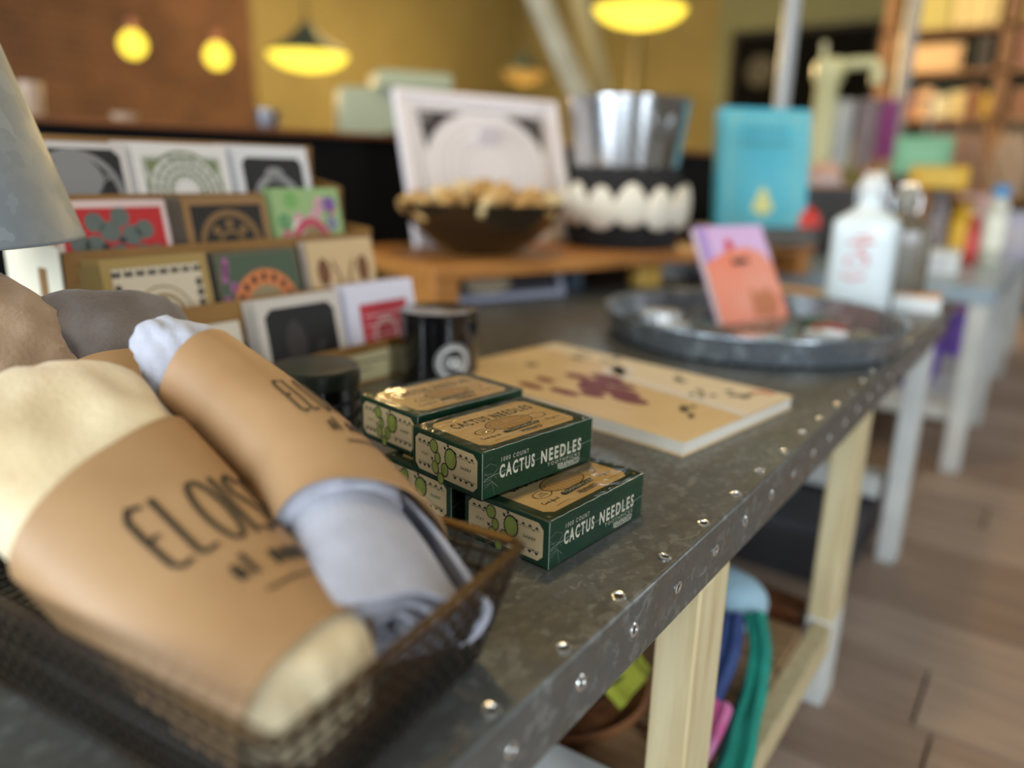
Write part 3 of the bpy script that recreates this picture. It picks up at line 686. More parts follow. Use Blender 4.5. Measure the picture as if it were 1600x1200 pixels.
def flower(mbs, F, cx, cy, r, n, off, k=1.0):
    for i in range(n):
        a = 2*PI*i/n; mbs.disc(F, cx+r*math.cos(a), cy+r*math.sin(a), r*.42*k, r*.42*k, off, 12)
C = lambda *c: mat('card_%d_%d_%d' % c, lin(*c), 0.6)
def postcard(label, yc, x, z, wd, ht, base, art=None, stack=4, group=None, stackcol=None):
    """a card leaning back in a tier, the same cards standing behind it"""
    tilt = -0.20
    m = C(*base)
    for k in range(stack, -1, -1):
        z_ = z-0.006; xx = x - 0.0026*k; lab_ = label if k == 0 else 'spare card behind the ' + label
        t = thing('postcard', lab_, 'card', T(xx, yc-0.0022*k, z_), 0.0, group or 'cards in the rack')
        t.rotation_euler = (0, tilt, 0)
        MB().box((0, 0, ht/2), (0.0009, wd, ht)).build('card', C(*(stackcol or base)) if k else m, t)
        if k == 0 and art:
            F = Fr((0.00055, 0, 0), (0, 1, 0), (0, 0, 1)); art(F, t, wd, ht)
def A_tree(F, t, w_, h):
    a = MB(); a.poly(octo(-w_*.43, .006, w_*.43, h-.006, .006), F, .0001); a.build('printed_panel', C(22, 22, 22), t, smooth=False)
    b = MB(); b.ring(F, 0, h*.42, w_*.36, w_*.42, .0002); 
    for i in range(-5, 6):
        b.line(F, [(0, h*.12), (i*.003, h*.5), (i*.006+.002, h*.66), (i*.0078, h*.8-abs(i)*.004)], .0016, .0002)
    b.disc(F, 0, h*.62, w_*.24, w_*.20, .00019); b.build('printed_tree', C(140, 138, 138), t, smooth=False)
def A_green(F, t, w_, h):
    a = MB()
    for r in (.40, .33, .26, .19): a.ring(F, 0, h*.45, w_*r, w_*(r-.03), .0002, 40)
    for i in range(18): an = 2*PI*i/18; a.line(F, [(w_*.12*math.cos(an), h*.45+w_*.12*math.sin(an)), (w_*.38*math.cos(an+.2), h*.45+w_*.38*math.sin(an+.2))], .0012, .0002)
    for sx in (-1, 1):
        a.line(F, [(sx*w_*.40, .01), (sx*w_*.40, h*.84), (0, h*.84)], .0016, .0002); a.poly([(sx*w_*.38, h*.82), (sx*w_*.38, h*.66), (sx*w_*.22, h*.82)], F, .00018)
    a.build('printed_mandala', C(126, 138, 96), t, smooth=False)
def A_arch(F, t, w_, h):
    a = MB(); a.poly(octo(-w_*.40, .008, w_*.40, h*.86, .006), F, .0001); a.build('printed_panel', C(20, 20, 22), t, smooth=False)
    b = MB(); b.ring(F, 0, h*.30, w_*.24, w_*.32, .0002, 24, .1, PI-.1); b.disc(F, 0, h*.66, w_*.12, w_*.07, .0002); b.ring(F, 0, h*.30, w_*.14, w_*.17, .0002, 24, .1, PI-.1); b.build('printed_arch', C(150, 150, 150), t, smooth=False)
def A_red(F, t, w_, h):
    a = MB(); a.rect(F, -w_*.45, .004, w_*.45, h-.006, .0001); a.build('printed_panel', C(190, 32, 34), t, smooth=False)
    b = MB(); flower(b, F, 0, h*.40, w_*.22, 7, .0002); flower(b, F, 0, h*.40, w_*.34, 9, .0002, .6); b.disc(F, 0, h*.40, w_*.10, None, .0002); b.build('printed_flower', C(96, 106, 98), t, smooth=False)
    c = MB(); flower(c, F, 0, h*.40, w_*.14, 5, .0003, .6); c.build('printed_petals', C(40, 52, 56), t, smooth=False)
def A_brown(F, t, w_, h):
    a = MB(); a.rect(F, -w_*.42, .004, w_*.42, h*.90, .0001); a.build('printed_panel', C(26, 20, 14), t, smooth=False)
    b = MB(); b.ring(F, 0, h*.42, w_*.30, w_*.37, .0002); b.ring(F, 0, h*.42, w_*.12, w_*.16, .0002); flower(b, F, 0, h*.42, w_*.22, 8, .0002, .55); b.build('printed_wheel', C(128, 96, 54), t, smooth=False)
def A_floral(F, t, w_, h):
    rr = random.Random(4); cs = [(206, 60, 128), (96, 166, 70), (226, 140, 180), (120, 90, 160), (60, 130, 90), (230, 220, 210)]
    for ci, c in enumerate(cs):
        b = MB()
        for i in range(5): flower(b, F, rr.uniform(-w_*.4, w_*.4), rr.uniform(.008, h*.92), .0055, 6, .0001+.00004*ci, 1.2)
        b.build('printed_petals', C(*c), t, smooth=False, kind='stuff')
    d = MB(); d.ring(F, 0, h*.36, w_*.18, w_*.27, .0005); d.build('printed_wreath', C(190, 60, 90), t, smooth=False); e = MB(); e.disc(F, 0, h*.36, w_*.16, None, .0005); e.build('printed_centre', C(150, 120, 80), t, smooth=False)
def A_beige(F, t, w_, h):
    b = MB(); b.rect(F, -w_*.42, .006, w_*.42, h*.90, .0001); b.build('printed_panel', C(212, 196, 168), t, smooth=False)
    a = MB()
    for i in range(8):
        x = -w_*.38+w_*.76*i/7
        for y in (h*.84,): a.poly([(x-.004, y-.002), (x+.004, y-.002), (x+.003, y+.004), (x, y+.001), (x-.003, y+.004)], F, .0002)
    for i in range(6):
        for sx in (-1, 1): y = .012+h*.11*i; a.disc(F, sx*w_*.38, y, .0032, .004, .0002, 8)
    a.disc(F, 0, h*.22, w_*.10, h*.06, .0003); a.poly([(-w_*.16, h*.30), (0, h*.20), (w_*.12, h*.30), (0, h*.26)], F, .0003); a.build('printed_border', C(46, 42, 34), t, smooth=False)
    c = MB(); c.ring(F, 0, h*.38, w_*.17, w_*.21, .00025); c.ring(F, 0, h*.38, w_*.26, w_*.28, .00025); c.build('printed_rings', C(150, 128, 84), t, smooth=False)
def A_orange(F, t, w_, h):
    a = MB(); a.rect(F, -w_*.46, .004, w_*.46, h*.96, .0001); a.build('printed_panel', C(72, 88, 66), t, smooth=False)
    b = MB(); b.disc(F, w_*.04, h*.32, w_*.40, w_*.40, .0002, 36); b.build('printed_dial', C(206, 122, 66), t, smooth=False)
    c = MB(); c.disc(F, w_*.04, h*.32, w_*.24, None, .0003, 30); c.build('printed_dial_centre', C(150, 132, 96), t, smooth=False)
    d = MB()
    for i in range(9): an = PI*i/8; d.disc(F, w_*.04+w_*.32*math.cos(an), h*.32+w_*.32*math.sin(an), .003, .0042, .0003, 8)
    d.build('printed_numerals', C(40, 34, 28), t, smooth=False)
    e = MB(); rr = random.Random(8)
    for i in range(7): e.disc(F, rr.uniform(-w_*.44, -w_*.2), rr.uniform(h*.3, h*.9), .004, .006, .00015, 10)
    e.build('printed_leaves', C(150, 92, 130), t, smooth=False)
def A_br(F, t, w_, h):
    a = MB()
    for sx in (-1, 1): a.disc(F, sx*w_*.30, h*.62, w_*.09, h*.17, .0002); a.line(F, [(sx*w_*.14, h*.25), (sx*w_*.06, h*.5), (sx*w_*.16, h*.75)], .003, .0002)
    a.poly([(-w_*.1, h*.34), (0, h*.22), (w_*.1, h*.34), (0, h*.30)], F, .0002); a.line(F, [(-w_*.4, h*.14), (0, h*.10), (w_*.4, h*.14)], .003, .0002)
    a.build('printed_face', C(112, 70, 34), t, smooth=False)
def A_black(F, t, w_, h):
    a = MB(); a.poly(octo(-w_*.41, .008, w_*.41, h*.90, .007), F, .0001); a.build('printed_panel', C(20, 18, 18), t, smooth=False)
    b = MB(); b.disc(F, -w_*.10, h*.52, w_*.12, h*.24, .0002); b.poly([(0, h*.1), (w_*.18, h*.52), (w_*.26, h*.5), (w_*.06, h*.1)], F, .0002); b.build('printed_figure', C(52, 46, 44), t, smooth=False)
def A_redp(F, t, w_, h):
    a = MB(); a.rect(F, -w_*.34, .01, w_*.36, h*.78, .0001); a.build('printed_panel', C(182, 44, 54), t, smooth=False)
    b = MB()
    for i in range(5): b.line(F, [(-w_*.28, h*.2+h*.11*i), (w_*.28, h*.2+h*.11*i)], .0016, .0002)
    b.ring(F, 0, h*.42, w_*.14, w_*.18, .0002); b.build('printed_lines', C(226, 180, 180), t, smooth=False)
def A_small(F, t, w_, h):
    a = MB(); a.rect(F, -w_*.3, h*.3, w_*.3, h*.5, .0002); a.build('printed_bar', C(150, 130, 110), t, smooth=False)
RX = -0.40
postcard('black and white tree card, top tier beside the cone shade', 0.335, RX-.150, .150, .098, .082, (214, 208, 204), A_tree, 4)
postcard('white card with green round ornament, top tier middle', 0.438, RX-.150, .150, .099, .084, (232, 228, 224), A_green, 5)
postcard('white card with black arch panel, top tier right', 0.543, RX-.150, .150, .096, .085, (222, 222, 224), A_arch, 5)
postcard('red card with grey flower, second tier left', 0.342, RX-.106, .106, .098, .078, (226, 200, 196), A_red, 4)
postcard('dark brown card with golden wheel, second tier middle', 0.453, RX-.106, .106, .092, .080, (150, 112, 66), A_brown, 5, stackcol=(120, 106, 92))
postcard('bright pink and green floral card, second tier right', 0.551, RX-.106, .106, .090, .087, (150, 180, 120), A_floral, 2)
postcard('beige card with dark dotted border, third tier left', 0.352, RX-.061, .058, .094, .082, (168, 138, 76), A_beige, 6, stackcol=(150, 124, 70))
postcard('green card with orange dial, third tier middle', 0.452, RX-.061, .058, .092, .080, (96, 92, 70), A_orange, 3, stackcol=(70, 66, 60))
postcard('cream card with brown cat-like face, third tier right', 0.556, RX-.061, .058, .090, .084, (206, 176, 130), A_br, 2, stackcol=(190, 176, 160))
postcard('small plain white card low in the bottom tier', 0.372, RX-.018, .010, .052, .074, (214, 202, 180), A_small, 1)
postcard('white-bordered black card, bottom tier behind the kraft lip', 0.465, RX-.018, .008, .098, .090, (206, 196, 184), A_black, 3)
postcard('white card with red lettered panel, bottom tier beside the candle', 0.572, RX-.018, .008, .098, .092, (222, 218, 230), A_redp, 5)

# ------------------------------------------------------------------ candle and dark jar
cd = thing('candle_jar', 'black glass candle jar with white round emblem, behind the toothpick boxes', 'candle', T(-0.352, 0.572, 0))
MB().lathe([(0.034, 0), (0.0385, 0.003), (0.0390, 0.010), (0.0390, 0.066), (0.0375, 0.0665), (0.0370, 0.060), (0.0365, 0.012), (0, 0.011)], 48).build('jar', black_gloss, cd)
MB().lathe([(0.0, 0.0660), (0.0388, 0.0660), (0.0394, 0.0675), (0.0394, 0.0730), (0.0380, 0.0745), (0.012, 0.0750), (0.0, 0.0750)], 48).build('lid', black_gloss, cd)
def on_cyl(r, a0):
    class G(Fr):
        def __init__(s): s.n = None
        def __call__(s, a, b_, off=0.0): an = a0+a/r; return Vector(((r+off)*math.cos(an), (r+off)*math.sin(an), b_))
    return G()
G = on_cyl(0.0391, math.radians(-28)); em = MB()
em.ring(G, 0, 0.028, 0.0125, 0.0165, .0002, 40); em.ring(G, 0, 0.028, 0.0180, 0.0188, .0002, 40)
for i in range(3): em.ring(G, -0.005+0.005*i, 0.028, 0.0030, 0.0050, .0003, 20)
em.disc(G, 0.004, 0.024, 0.006, 0.004, .0003, 14); em.build('emblem', mat('emblem_white', lin(190, 188, 184), 0.5), cd, smooth=False)
G2 = on_cyl(0.0391, math.radians(-92)); em = MB(); em.rect(G2, -.016, .008, .012, .020, .0002); em.build('small_label', mat('label_dim', lin(96, 84, 64), 0.6), cd, smooth=False)
jr = thing('round_tin', 'low round black tin with beaded side, behind the rolled towel', 'tin', T(-0.318, 0.385, 0))
MB().lathe([(0.030, 0), (0.033, 0.002), (0.033, 0.044), (0, 0.044)], 40).build('body', black_gloss, jr)
MB().lathe([(0.0, 0.044), (0.0345, 0.044), (0.0350, 0.046), (0.0350, 0.056), (0.0335, 0.058), (0.0, 0.0585)], 40).build('lid', mat('dark_green_lid', lin(26, 28, 20), 0.3), jr)
bd = MB()
for k in range(3):
    for i in range(44):
        a = 2*PI*(i+.5*(k % 2))/44; bd.lathe([(0, -.0016), (.0014, -.0008), (.0014, .0008), (0, .0016)], 5, (.0342*math.cos(a), .0342*math.sin(a), .008+.012*k))
bd.build('beads', mat('black_beads', lin(30, 30, 32), 0.1, coat=.6), jr, kind='stuff')

# ------------------------------------------------------------------ flat book on the table
u1 = Vector((0.028, 0.185)).normalized(); u2 = Vector((-0.287, 0.098)).normalized()
ang = math.atan2(u1.y, u1.x)-PI/2
pz = thing('flat_book', 'cream softcover book with dark red print lying flat on the table', 'book', T(-0.065, 0.526, 0), ang)
WB, LB = 0.295, 0.186
b = MB(); b.box((-WB/2, LB/2, 0.0006), (WB, LB, 0.0012)); b.box((-WB/2, LB/2, 0.0122), (WB, LB, 0.0012)); b.build('cover', mat('cream_cover', lin(222, 192, 142), 0.45, col2=lin(208, 174, 118), scale=9), pz, bevel=.0004)
MB().box((-WB/2, LB/2, 0.0064), (WB-.003, LB-.003, 0.0105)).build('pages', mat('page_edges', lin(226, 220, 208), 0.7, scale=300, stretch=(.02, .02, 1), col2=lin(196, 188, 172)), pz)
FB = Fr((0, 0, 0.0128), (0, 1, 0), (-1, 0, 0))   # x along the short near edge, y away to the left
a = MB()
for k_, (x, y, rx, ry) in enumerate(((.060, .095, .010, .020), (.072, .115, .012, .022), (.062, .140, .009, .018), (.078, .150, .014, .016), (.092, .135, .009, .024), (.104, .155, .010, .020), (.086, .178, .008, .015), (.048, .128, .008, .014), (.034, .150, .007, .018), (.026, .185, .006, .016), (.052, .190, .006, .012))): a.disc(FB, x, y, rx, ry, .0002+.00001*k_, 14)
a.build('printed_red_shapes', mat('print_maroon', lin(112, 34, 34), .5), pz, smooth=False)
a = MB(); a.poly([(.099, .001), (LB-.001, .001), (LB-.001, .293), (.152, .293), (.150, .18), (.136, .165), (.118, .14), (.112, .10), (.106, .05)], FB, .00012); a.build('printed_pale_half', mat('print_pale_cream', lin(226, 208, 176), .5), pz, smooth=False)
a = MB(); a.line(FB, [(.098, .0), (.106, .05), (.112, .10), (.118, .14), (.136, .165), (.150, .18)], .013, .0003); a.disc(FB, .135, .165, .02, .016, .0003); a.build('printed_pale_band', mat('print_pale', lin(224, 214, 200), .5), pz, smooth=False)
a = MB(); rr = random.Random(11)
for (x, y, s) in ((.075, .045, .010), (.125, .060, .010), (.155, .040, .012), (.150, .10, .010), (.060, .035, .007), (.168, .20, .010), (.155, .235, .012), (.09, .24, .009)):
    for k in range(5): a.disc(FB, x+rr.uniform(-s, s), y+rr.uniform(-s, s), s*.45, s*.3, .0003, 10)
a.build('printed_dark_shapes', mat('print_grey_green', lin(92, 88, 66), .5), pz, smooth=False, kind='stuff')
a = MB(); a.disc(FB, .176, .022, .004, .009, .0003); a.disc(FB, .168, .030, .003, .006, .0003); a.build('printed_orange_mark', mat('print_orange', lin(206, 92, 60), .5), pz, smooth=False)

# ------------------------------------------------------------------ oak riser plank with things on it
UA = math.atan2(0.30, 0.954)
rs_ = thing('riser_shelf', 'honey oak riser plank on block feet along the back of the table', 'shelf', T(-0.600, 0.845, 0), -UA)
PD, PL, PZ = 0.335, 0.97, 0.070
MB().box((-PD/2, PL/2, PZ-0.011), (PD, PL, 0.022)).build('plank', oak, rs_, bevel=0.002)
for y in (0.025, PL-0.03): MB().box((-PD/2, y, (PZ-0.022)/2), (PD-.01, 0.042, PZ-0.022)).build('foot', oak, rs_, bevel=0.002)
def RS(u, v, z=0.0):   # along the riser, back from its front edge
    return T(-0.600+0.30*u-0.954*v, 0.845+0.954*u+0.30*v, PZ+z)
# framed print leaning back
fp = thing('art_print', 'large framed white print with black corner ornaments, leaning behind the dark bowl', 'picture', T(-0.811, 1.034, PZ), -math.radians(17))
tl = math.radians(-16)
fp.rotation_euler = (0, tl, -math.radians(17))
FW, FH = 0.379, 0.285
b = MB()
for (y0, y1, z0, z1) in ((0, .012, 0, FH), (FW-.012, FW, 0, FH), (.012, FW-.012, 0, .012), (.012, FW-.012, FH-.012, FH)): b.box((0, (y0+y1)/2, (z0+z1)/2), (.014, y1-y0, z1-z0))
b.build('frame', mat('frame_white', lin(234, 226, 228), .4), fp, bevel=.001)
MB().box((-.002, FW/2, FH/2), (.006, FW-.022, FH-.022)).build('board', mat('print_paper', lin(230, 224, 226), .35), fp)
FF = Fr((.0012, FW/2, FH/2), (0, 1, 0), (0, 0, 1)); a = MB(); g = MB()
HWd, HHt = FW/2-.035, FH/2-.028
for d, wv in ((0, .0022), (.006, .001)):
    a.line(FF, [(-HWd+d, -HHt+d), (-HWd+d, HHt-d), (HWd-d, HHt-d), (HWd-d, -HHt+d), (-HWd+d, -HHt+d)], wv, .0003)
RR = HHt-.002
for sx in (-1, 1):
    for sy in (-1, 1):
        p0 = [(sx*(HWd-.008), sy*(HHt-.008))]
        arc = [(sx*(RR*1.28)*math.cos(t_), sy*RR*math.sin(t_)) for t_ in [PI/2*(.18+.66*i/12) for i in range(13)]]
        arc = [(min(max(x, -HWd+.008), HWd-.008), min(max(y, -HHt+.008), HHt-.008)) for x, y in arc]
        a.poly((p0+arc) if sx*sy > 0 else (p0+arc)[::-1], FF, .0003)
        for k in range(6): g.disc(FF, sx*(HWd-.016-.006*(k % 3)), sy*(HHt-.016-.007*(k//3)), .0024, None, .0005, 8)
a.build('printed_corners', C(52, 46, 46), fp, smooth=False); g.build('printed_scrolls', C(190, 184, 186), fp, smooth=False)
a = MB()
for r in (1.0, .86, .72, .58, .44): a.ring(FF, 0, 0, RR*1.22*r-.0012, RR*1.22*r, .0004, 60, k=.82)
for i in range(40): an = 2*PI*i/40; a.line(FF, [(RR*1.22*.72*math.cos(an), RR*.72*math.sin(an)), (RR*1.22*.86*math.cos(an), RR*.86*math.sin(an))], .0007, .0004)
a.build('printed_rings', C(160, 152, 156), fp, smooth=False)
MB().box((-.05, FW/2, .115), (.006, .05, .25), mtx=Matrix.Rotation(math.radians(32), 3, 'Y')).build('easel_strut', mat('frame_white', (0,0,0,1)), fp)

# bowl heaped with tan chunks
bw = thing('wooden_bowl', 'dark turned wooden bowl heaped with tan chunks, at the near end of the riser', 'bowl', RS(0.170, 0.125))
MB().lathe([(0.055, 0), (0.060, 0.004), (0.088, 0.020), (0.118, 0.048), (0.137, 0.080), (0.140, 0.086), (0.136, 0.086), (0.130, 0.078), (0.108, 0.045), (0.075, 0.018), (0, 0.012)], 56).build('bowl', mat('dark_wood_bowl', lin(44, 32, 20), .2, col2=lin(28, 22, 15), scale=12, stretch=(1, 1, 5), coat=.5), bw)
chunk_m = [mat('chunk_%d' % i, c, .8, col2=c2, scale=40, bump=.4) for i, (c, c2) in enumerate([(lin(206, 168, 108), lin(180, 138, 78)), (lin(222, 196, 146), lin(196, 164, 108)), (lin(190, 146, 82), lin(160, 116, 60))])]
rc = random.Random(21)
def chunk(mi):
    mb = MB(); k = [rc.uniform(.7, 1.2) for _ in range(6)]
    def fn(u, v):
        th = 2*PI*v; ph = PI*u; r = .019*(1+.22*math.sin(2*th+k[0]*5)*math.sin(ph)+.18*math.sin(3*ph+k[1]*7)+.12*math.cos(5*th+k[2]*9)*math.sin(ph))
        return (r*math.sin(ph)*math.cos(th)*1.5*k[3], r*math.sin(ph)*math.sin(th)*.9*k[4], r*math.cos(ph)*.8)
    mb.grid(fn, 9, 14, False, True); return mb.build('chunk', chunk_m[mi], None)
proto = [chunk(i % 3) for i in range(6)]; ccount = 0
for ring_r, n, z in ((0.118, 13, .082), (0.080, 9, .090), (0.040, 6, .098), (0.0, 1, .104), (.090, 7, .066), (.05, 4, .056)):
    for i in range(n):
        a = 2*PI*(i+rc.random()*.4)/n; q = RS(0.170, 0.125, z+rc.uniform(-.006, .008)); loc = (q[0]+ring_r*math.cos(a), q[1]+ring_r*math.sin(a), q[2])
        o = proto[ccount] if ccount < 6 else dup(proto[rc.randrange(6)]); ccount += 1
        o.name = 'wood_chunk'; o.location = loc; o.rotation_euler = (rc.uniform(-.6, .6), rc.uniform(-.6, .6), rc.uniform(0, 6.3))
        tag(o, 'tan knobbly chunk heaped in the dark wooden bowl', 'chunk', 'tan chunks in the bowl')

# black woven basket with white tabs, metal bucket set in it
pb = thing('woven_basket', 'black round basket with a row of white leaf-shaped tabs, under the metal bucket', 'basket', RS(0.505, 0.130))
def wv(u, v):
    a = 2*PI*v; z = .148*u; r = .098+.016*math.sin(PI*u*.9+.3)+.0022*math.sin(u*58)*(1 if int(v*48) % 2 else -1); return (r*math.cos(a), r*math.sin(a), z+.002)
b = MB(); b.grid(wv, 44, 96, False, True); b.lathe([(.094, .006), (0, .006)], 32); b.build('woven_body', mat('black_yarn', lin(22, 21, 22), .9, col2=lin(38, 36, 36), scale=60, bump=.4, bscale=120), pb)
tabm = mat('white_felt', lin(226, 218, 200), .9, bump=.3, bscale=160)
tabp = None
for i in range(13):
    if tabp is None:
        mb = MB()
        def tf(u, v):
            th = 2*PI*v; ph = PI*u; return (.011*math.sin(ph)*math.cos(th), .0310*math.sin(ph)*math.sin(th)*(1-.3*math.cos(ph)), .039*math.cos(ph)*1.0)
        mb.grid(tf, 10, 16, False, True); tabp = mb.build('felt_tab', tabm, pb); o = tabp
    else: o = dup(tabp, pb)
    a = 2*PI*i/13; o.location = (.116*math.cos(a), .116*math.sin(a), .076+.006*(i % 2)); o.rotation_euler = (0, 0, a)
bu = thing('metal_bucket', 'shiny galvanised bucket with rolled rim, standing in the black basket', 'bucket', RS(0.505, 0.130, 0.012))
MB().lathe([(0, .002), (.078, 0), (.082, .003), (.1120, .250), (.1160, .252), (.1165, .257), (.1130, .259), (.1105, .255), (.080, .006), (0, .005)], 72).build('bucket_body', steel, bu)
for s_ in (-1, 1):
    a = math.radians(-28); c = Vector((math.cos(a), math.sin(a), 0))*s_*.104; MB().tube([c+Vector((math.cos(PI*k/8)*.02*-math.sin(a), math.cos(PI*k/8)*.02*math.cos(a), .225-math.sin(PI*k/8)*.03))+c.normalized()*(.004+.006*math.sin(PI*k/8)) for k in range(9)], .0025, 6).build('ear_handle', steel, bu)
# stack under the teal book, then the teal book
q = Vector((-0.47, 1.563)); ub = Vector((.707, .707)); 
for k, (c, d) in enumerate((((70, 68, 70), (.24, .15)), ((96, 92, 92), (.23, .14)))):
    o = thing('closed_book', ('dark charcoal' if k == 0 else 'mid grey') + ' book lying flat under the upright teal book', 'book', T(-0.425, 1.645, PZ+.0165*k), PI/4+.05*k)
    m1 = C(*c)
    b = MB(); b.box((0, 0, .001), (d[0], d[1], .002)); b.box((0, 0, .0150), (d[0], d[1], .002)); b.box((-d[0]/2+.001, 0, .008), (.002, d[1], .012)); b.build('cover', m1, o); MB().box((.001, 0, .008), (d[0]-.006, d[1]-.004, .012)).build('pages', C(120, 114, 106), o)
tk = thing('teal_book', 'upright teal blue hardcover with yellow bell emblem and dotted border', 'book', T(-0.462, 1.572, PZ+.034), 0)
tk.rotation_euler = (0, -math.radians(7.5), -PI/4)
TW, TH = .200, .240
teal = mat('teal_cloth', lin(78, 178, 202), .5, col2=lin(98, 192, 212), scale=8)
b = MB(); F0 = Fr((0, 0, 0), (0, 1, 0), (0, 0, 1)); b.prism(octo(0, 0, TW, TH, .006), F0, -.002, 0); b.prism(octo(0, 0, TW, TH, .006), F0, -.026, -.024); b.box((-.013, .0015, TH/2), (.026, .003, TH-.006)); b.build('cover', teal, tk)
MB().box((-.013, TW/2, TH/2), (.022, TW-.008, TH-.008)).build('pages', card_edge, tk)
a = MB(); FTb = Fr((.0, TW/2, 0), (0, 1, 0), (0, 0, 1))
b2 = MB(); b2.poly([(-.020, .030), (.020, .030), (.024, .044), (.014, .056), (.010, .072), (0, .082), (-.010, .072), (-.014, .056), (-.024, .044)], FTb, .0006); b2.disc(FTb, 0, .028, .006, .005, .0006); b2.build('printed_bell', C(226, 226, 150), tk, smooth=False)
for i in range(19):
    z = .014+.0118*i
    for sx in (-1, 1):
        a.disc(FTb, sx*.078, z, .0035, None, .0005, 8); a.disc(FTb, sx*(.064-.006*math.sin(i*1.1)), z+.004, .0026, None, .0005, 8)
for i in range(13): a.disc(FTb, -.07+.0117*i, .222, .0036, None, .0005, 8); a.disc(FTb, -.07+.0117*i, .212-.004*(i % 2), .0024, None, .0005, 8); a.disc(FTb, -.07+.0117*i, .014, .003, None, .0005, 8)
a.build('printed_dots', C(164, 206, 170), tk, smooth=False)
a = MB()
for i in range(9): a.rect(FTb, -.055+.0125*i, .165, -.047+.0125*i, .176, .0005)
for i in range(7): a.rect(FTb, -.045+.0135*i, .190, -.037+.0135*i, .200, .0005)
a.build('printed_title', C(70, 140, 150), tk, smooth=False)
# red domed lid pot
rp_ = thing('lidded_pot', 'small grey pot with a red domed lid, beside the teal book', 'pot', RS(0.930, 0.008))
MB().lathe([(.024, 0), (.028, .002), (.031, .020), (.031, .036), (0, .036)], 28).build('pot', mat('grey_stoneware', lin(86, 88, 92), .5), rp_)
MB().lathe([(0, .034), (.033, .034), (.034, .038), (.031, .054), (.022, .068), (.008, .075), (.005, .080), (0, .082)], 28).build('lid', mat('red_enamel', lin(206, 52, 40), .3), rp_)
# under the riser
up_ = thing('framed_picture', 'pale framed picture tucked under the riser plank', 'picture', T(-0.655, 0.885, 0), -UA-0.05); up_.rotation_euler = (0, -0.35, -UA-.06)
b = MB()
for (y0, y1, z0, z1) in ((0, .010, 0, .052), (.26, .27, 0, .052), (.01, .26, 0, .010), (.01, .26, .042, .052)): b.box((0, (y0+y1)/2, (z0+z1)/2), (.010, y1-y0, z1-z0))
b.build('frame', C(168, 172, 190), up_); MB().box((-.002, .135, .026), (.004, .25, .034)).build('picture', C(54, 54, 60), up_)
a = MB(); a.disc(Fr((.0004, .12, .028), (0, 1, 0), (0, 0, 1)), 0, 0, .045, .014, .0002); a.build('printed_oval', C(196, 178, 150), up_, smooth=False)
for (nm, lb, x, y, r, h, m1) in (('glass_jar', 'blue glass jar in the dark under the riser', -0.60, 1.23, .022, .040, mat('blue_glass', lin(70, 92, 116), .15, coat=.5)), ('gold_tin', 'gold tin in the dark under the riser', -0.515, 1.36, .032, .042, mat('gold_tin', lin(236, 190, 90), .4, .2))):
    o = thing(nm, lb, 'jar' if 'jar' in nm else 'tin', T(x, y, 0)); MB().lathe([(r*.9, 0), (r, .002), (r, h*.8), (0, h*.8)], 28).build('body', m1, o); MB().lathe([(0, h*.8), (r*1.03, h*.8), (r*1.03, h), (0, h)], 28).build('lid', m1, o)

# ------------------------------------------------------------------ round galvanised tray
ty = thing('round_tray', 'round galvanised tray with a turned rim, holding trinkets and the pink book', 'tray', T(-0.186, 1.010, 0))
MB().lathe([(0, .002), (.176, .0), (.183, .004), (.190, .030), (.194, .033), (.193, .036), (.188, .034), (.179, .0065), (0, .005)], 80).build('tray_body', galvanised('zinc_tray_dark', lin(118, 126, 132), lin(176, 184, 190), lin(124, 130, 136), 60, .6, (.2, .32)), ty)
rt = random.Random(31)
silver = mat('polished_silver', lin(232, 236, 240), .16, .55)
def small_tin(i, x, y, r, h, m1, lb):
    o = thing('small_tin', lb, 'tin', T(x, y, .0055), 0, 'tins in the round tray'); MB().lathe([(r*.94, 0), (r, .001), (r, h*.7), (0, h*.7)], 24).build('body', m1, o); MB().lathe([(0, h*.68), (r*1.05, h*.68), (r*1.05, h*.98), (r*.95, h), (0, h)], 24).build('lid', silver, o)
for i, (x, y, lb) in enumerate(((-.285, .945, 'silver tin at the left end of the round tray'), (-.250, .905, 'silver tin at the near left of the round tray'), (-.130, .893, 'silver tin at the near middle of the round tray'), (-.075, .960, 'bright silver tin at the near right of the round tray'), (-.180, .880, 'tiny silver tin nearest the camera in the round tray'))):
    small_tin(i, x, y, (.026, .022, .024, .024, .013)[i], (.026, .020, .020, .024, .014)[i], silver, lb)
for i, (x, y, c, lb) in enumerate(((-.310, .985, (60, 34, 34), 'dark red soap disc at the left of the round tray'), (-.095, 1.06, (150, 60, 52), 'brick red soap disc in the tray, right of the pink book'), (-.050, 1.03, (120, 118, 110), 'grey soap disc at the right of the round tray'), (-.12, 1.10, (50, 84, 70), 'dark green soap disc at the far right of the tray'), (-.200, .925, (80, 76, 74), 'charcoal soap disc before the pink book'))):
    o = thing('soap_disc', lb, 'soap', T(x, y, .0055), i*.7, 'soap discs in the tray'); MB().lathe([(.018, 0), (.022, .003), (.023, .008), (.021, .013), (.012, .015), (0, .0145)], 24, sx=1.15).build('soap', C(*c), o); MB().lathe([(.010, .0152), (.011, .0158), (.010, .0164), (0, .0160)], 16).build('stamp', C(*[min(255, k_+30) for k_ in c]), o)
kb = thing('pink_book', 'small pink and orange booklet leaning in the round tray', 'book', T(-0.231, 1.035, .006), 0); kb.rotation_euler = (0, -math.radians(28.5), -math.radians(22))
KW, KH = .140, .148
b = MB(); b.box((-.0006, KW/2, KH/2), (.0012, KW, KH)); b.box((-.0094, KW/2, KH/2), (.0012, KW, KH)); b.build('cover', mat('lilac_cover', lin(216, 176, 220), .4), kb); MB().box((-.005, KW/2, KH/2), (.0076, KW-.004, KH-.004)).build('pages', card_edge, kb)
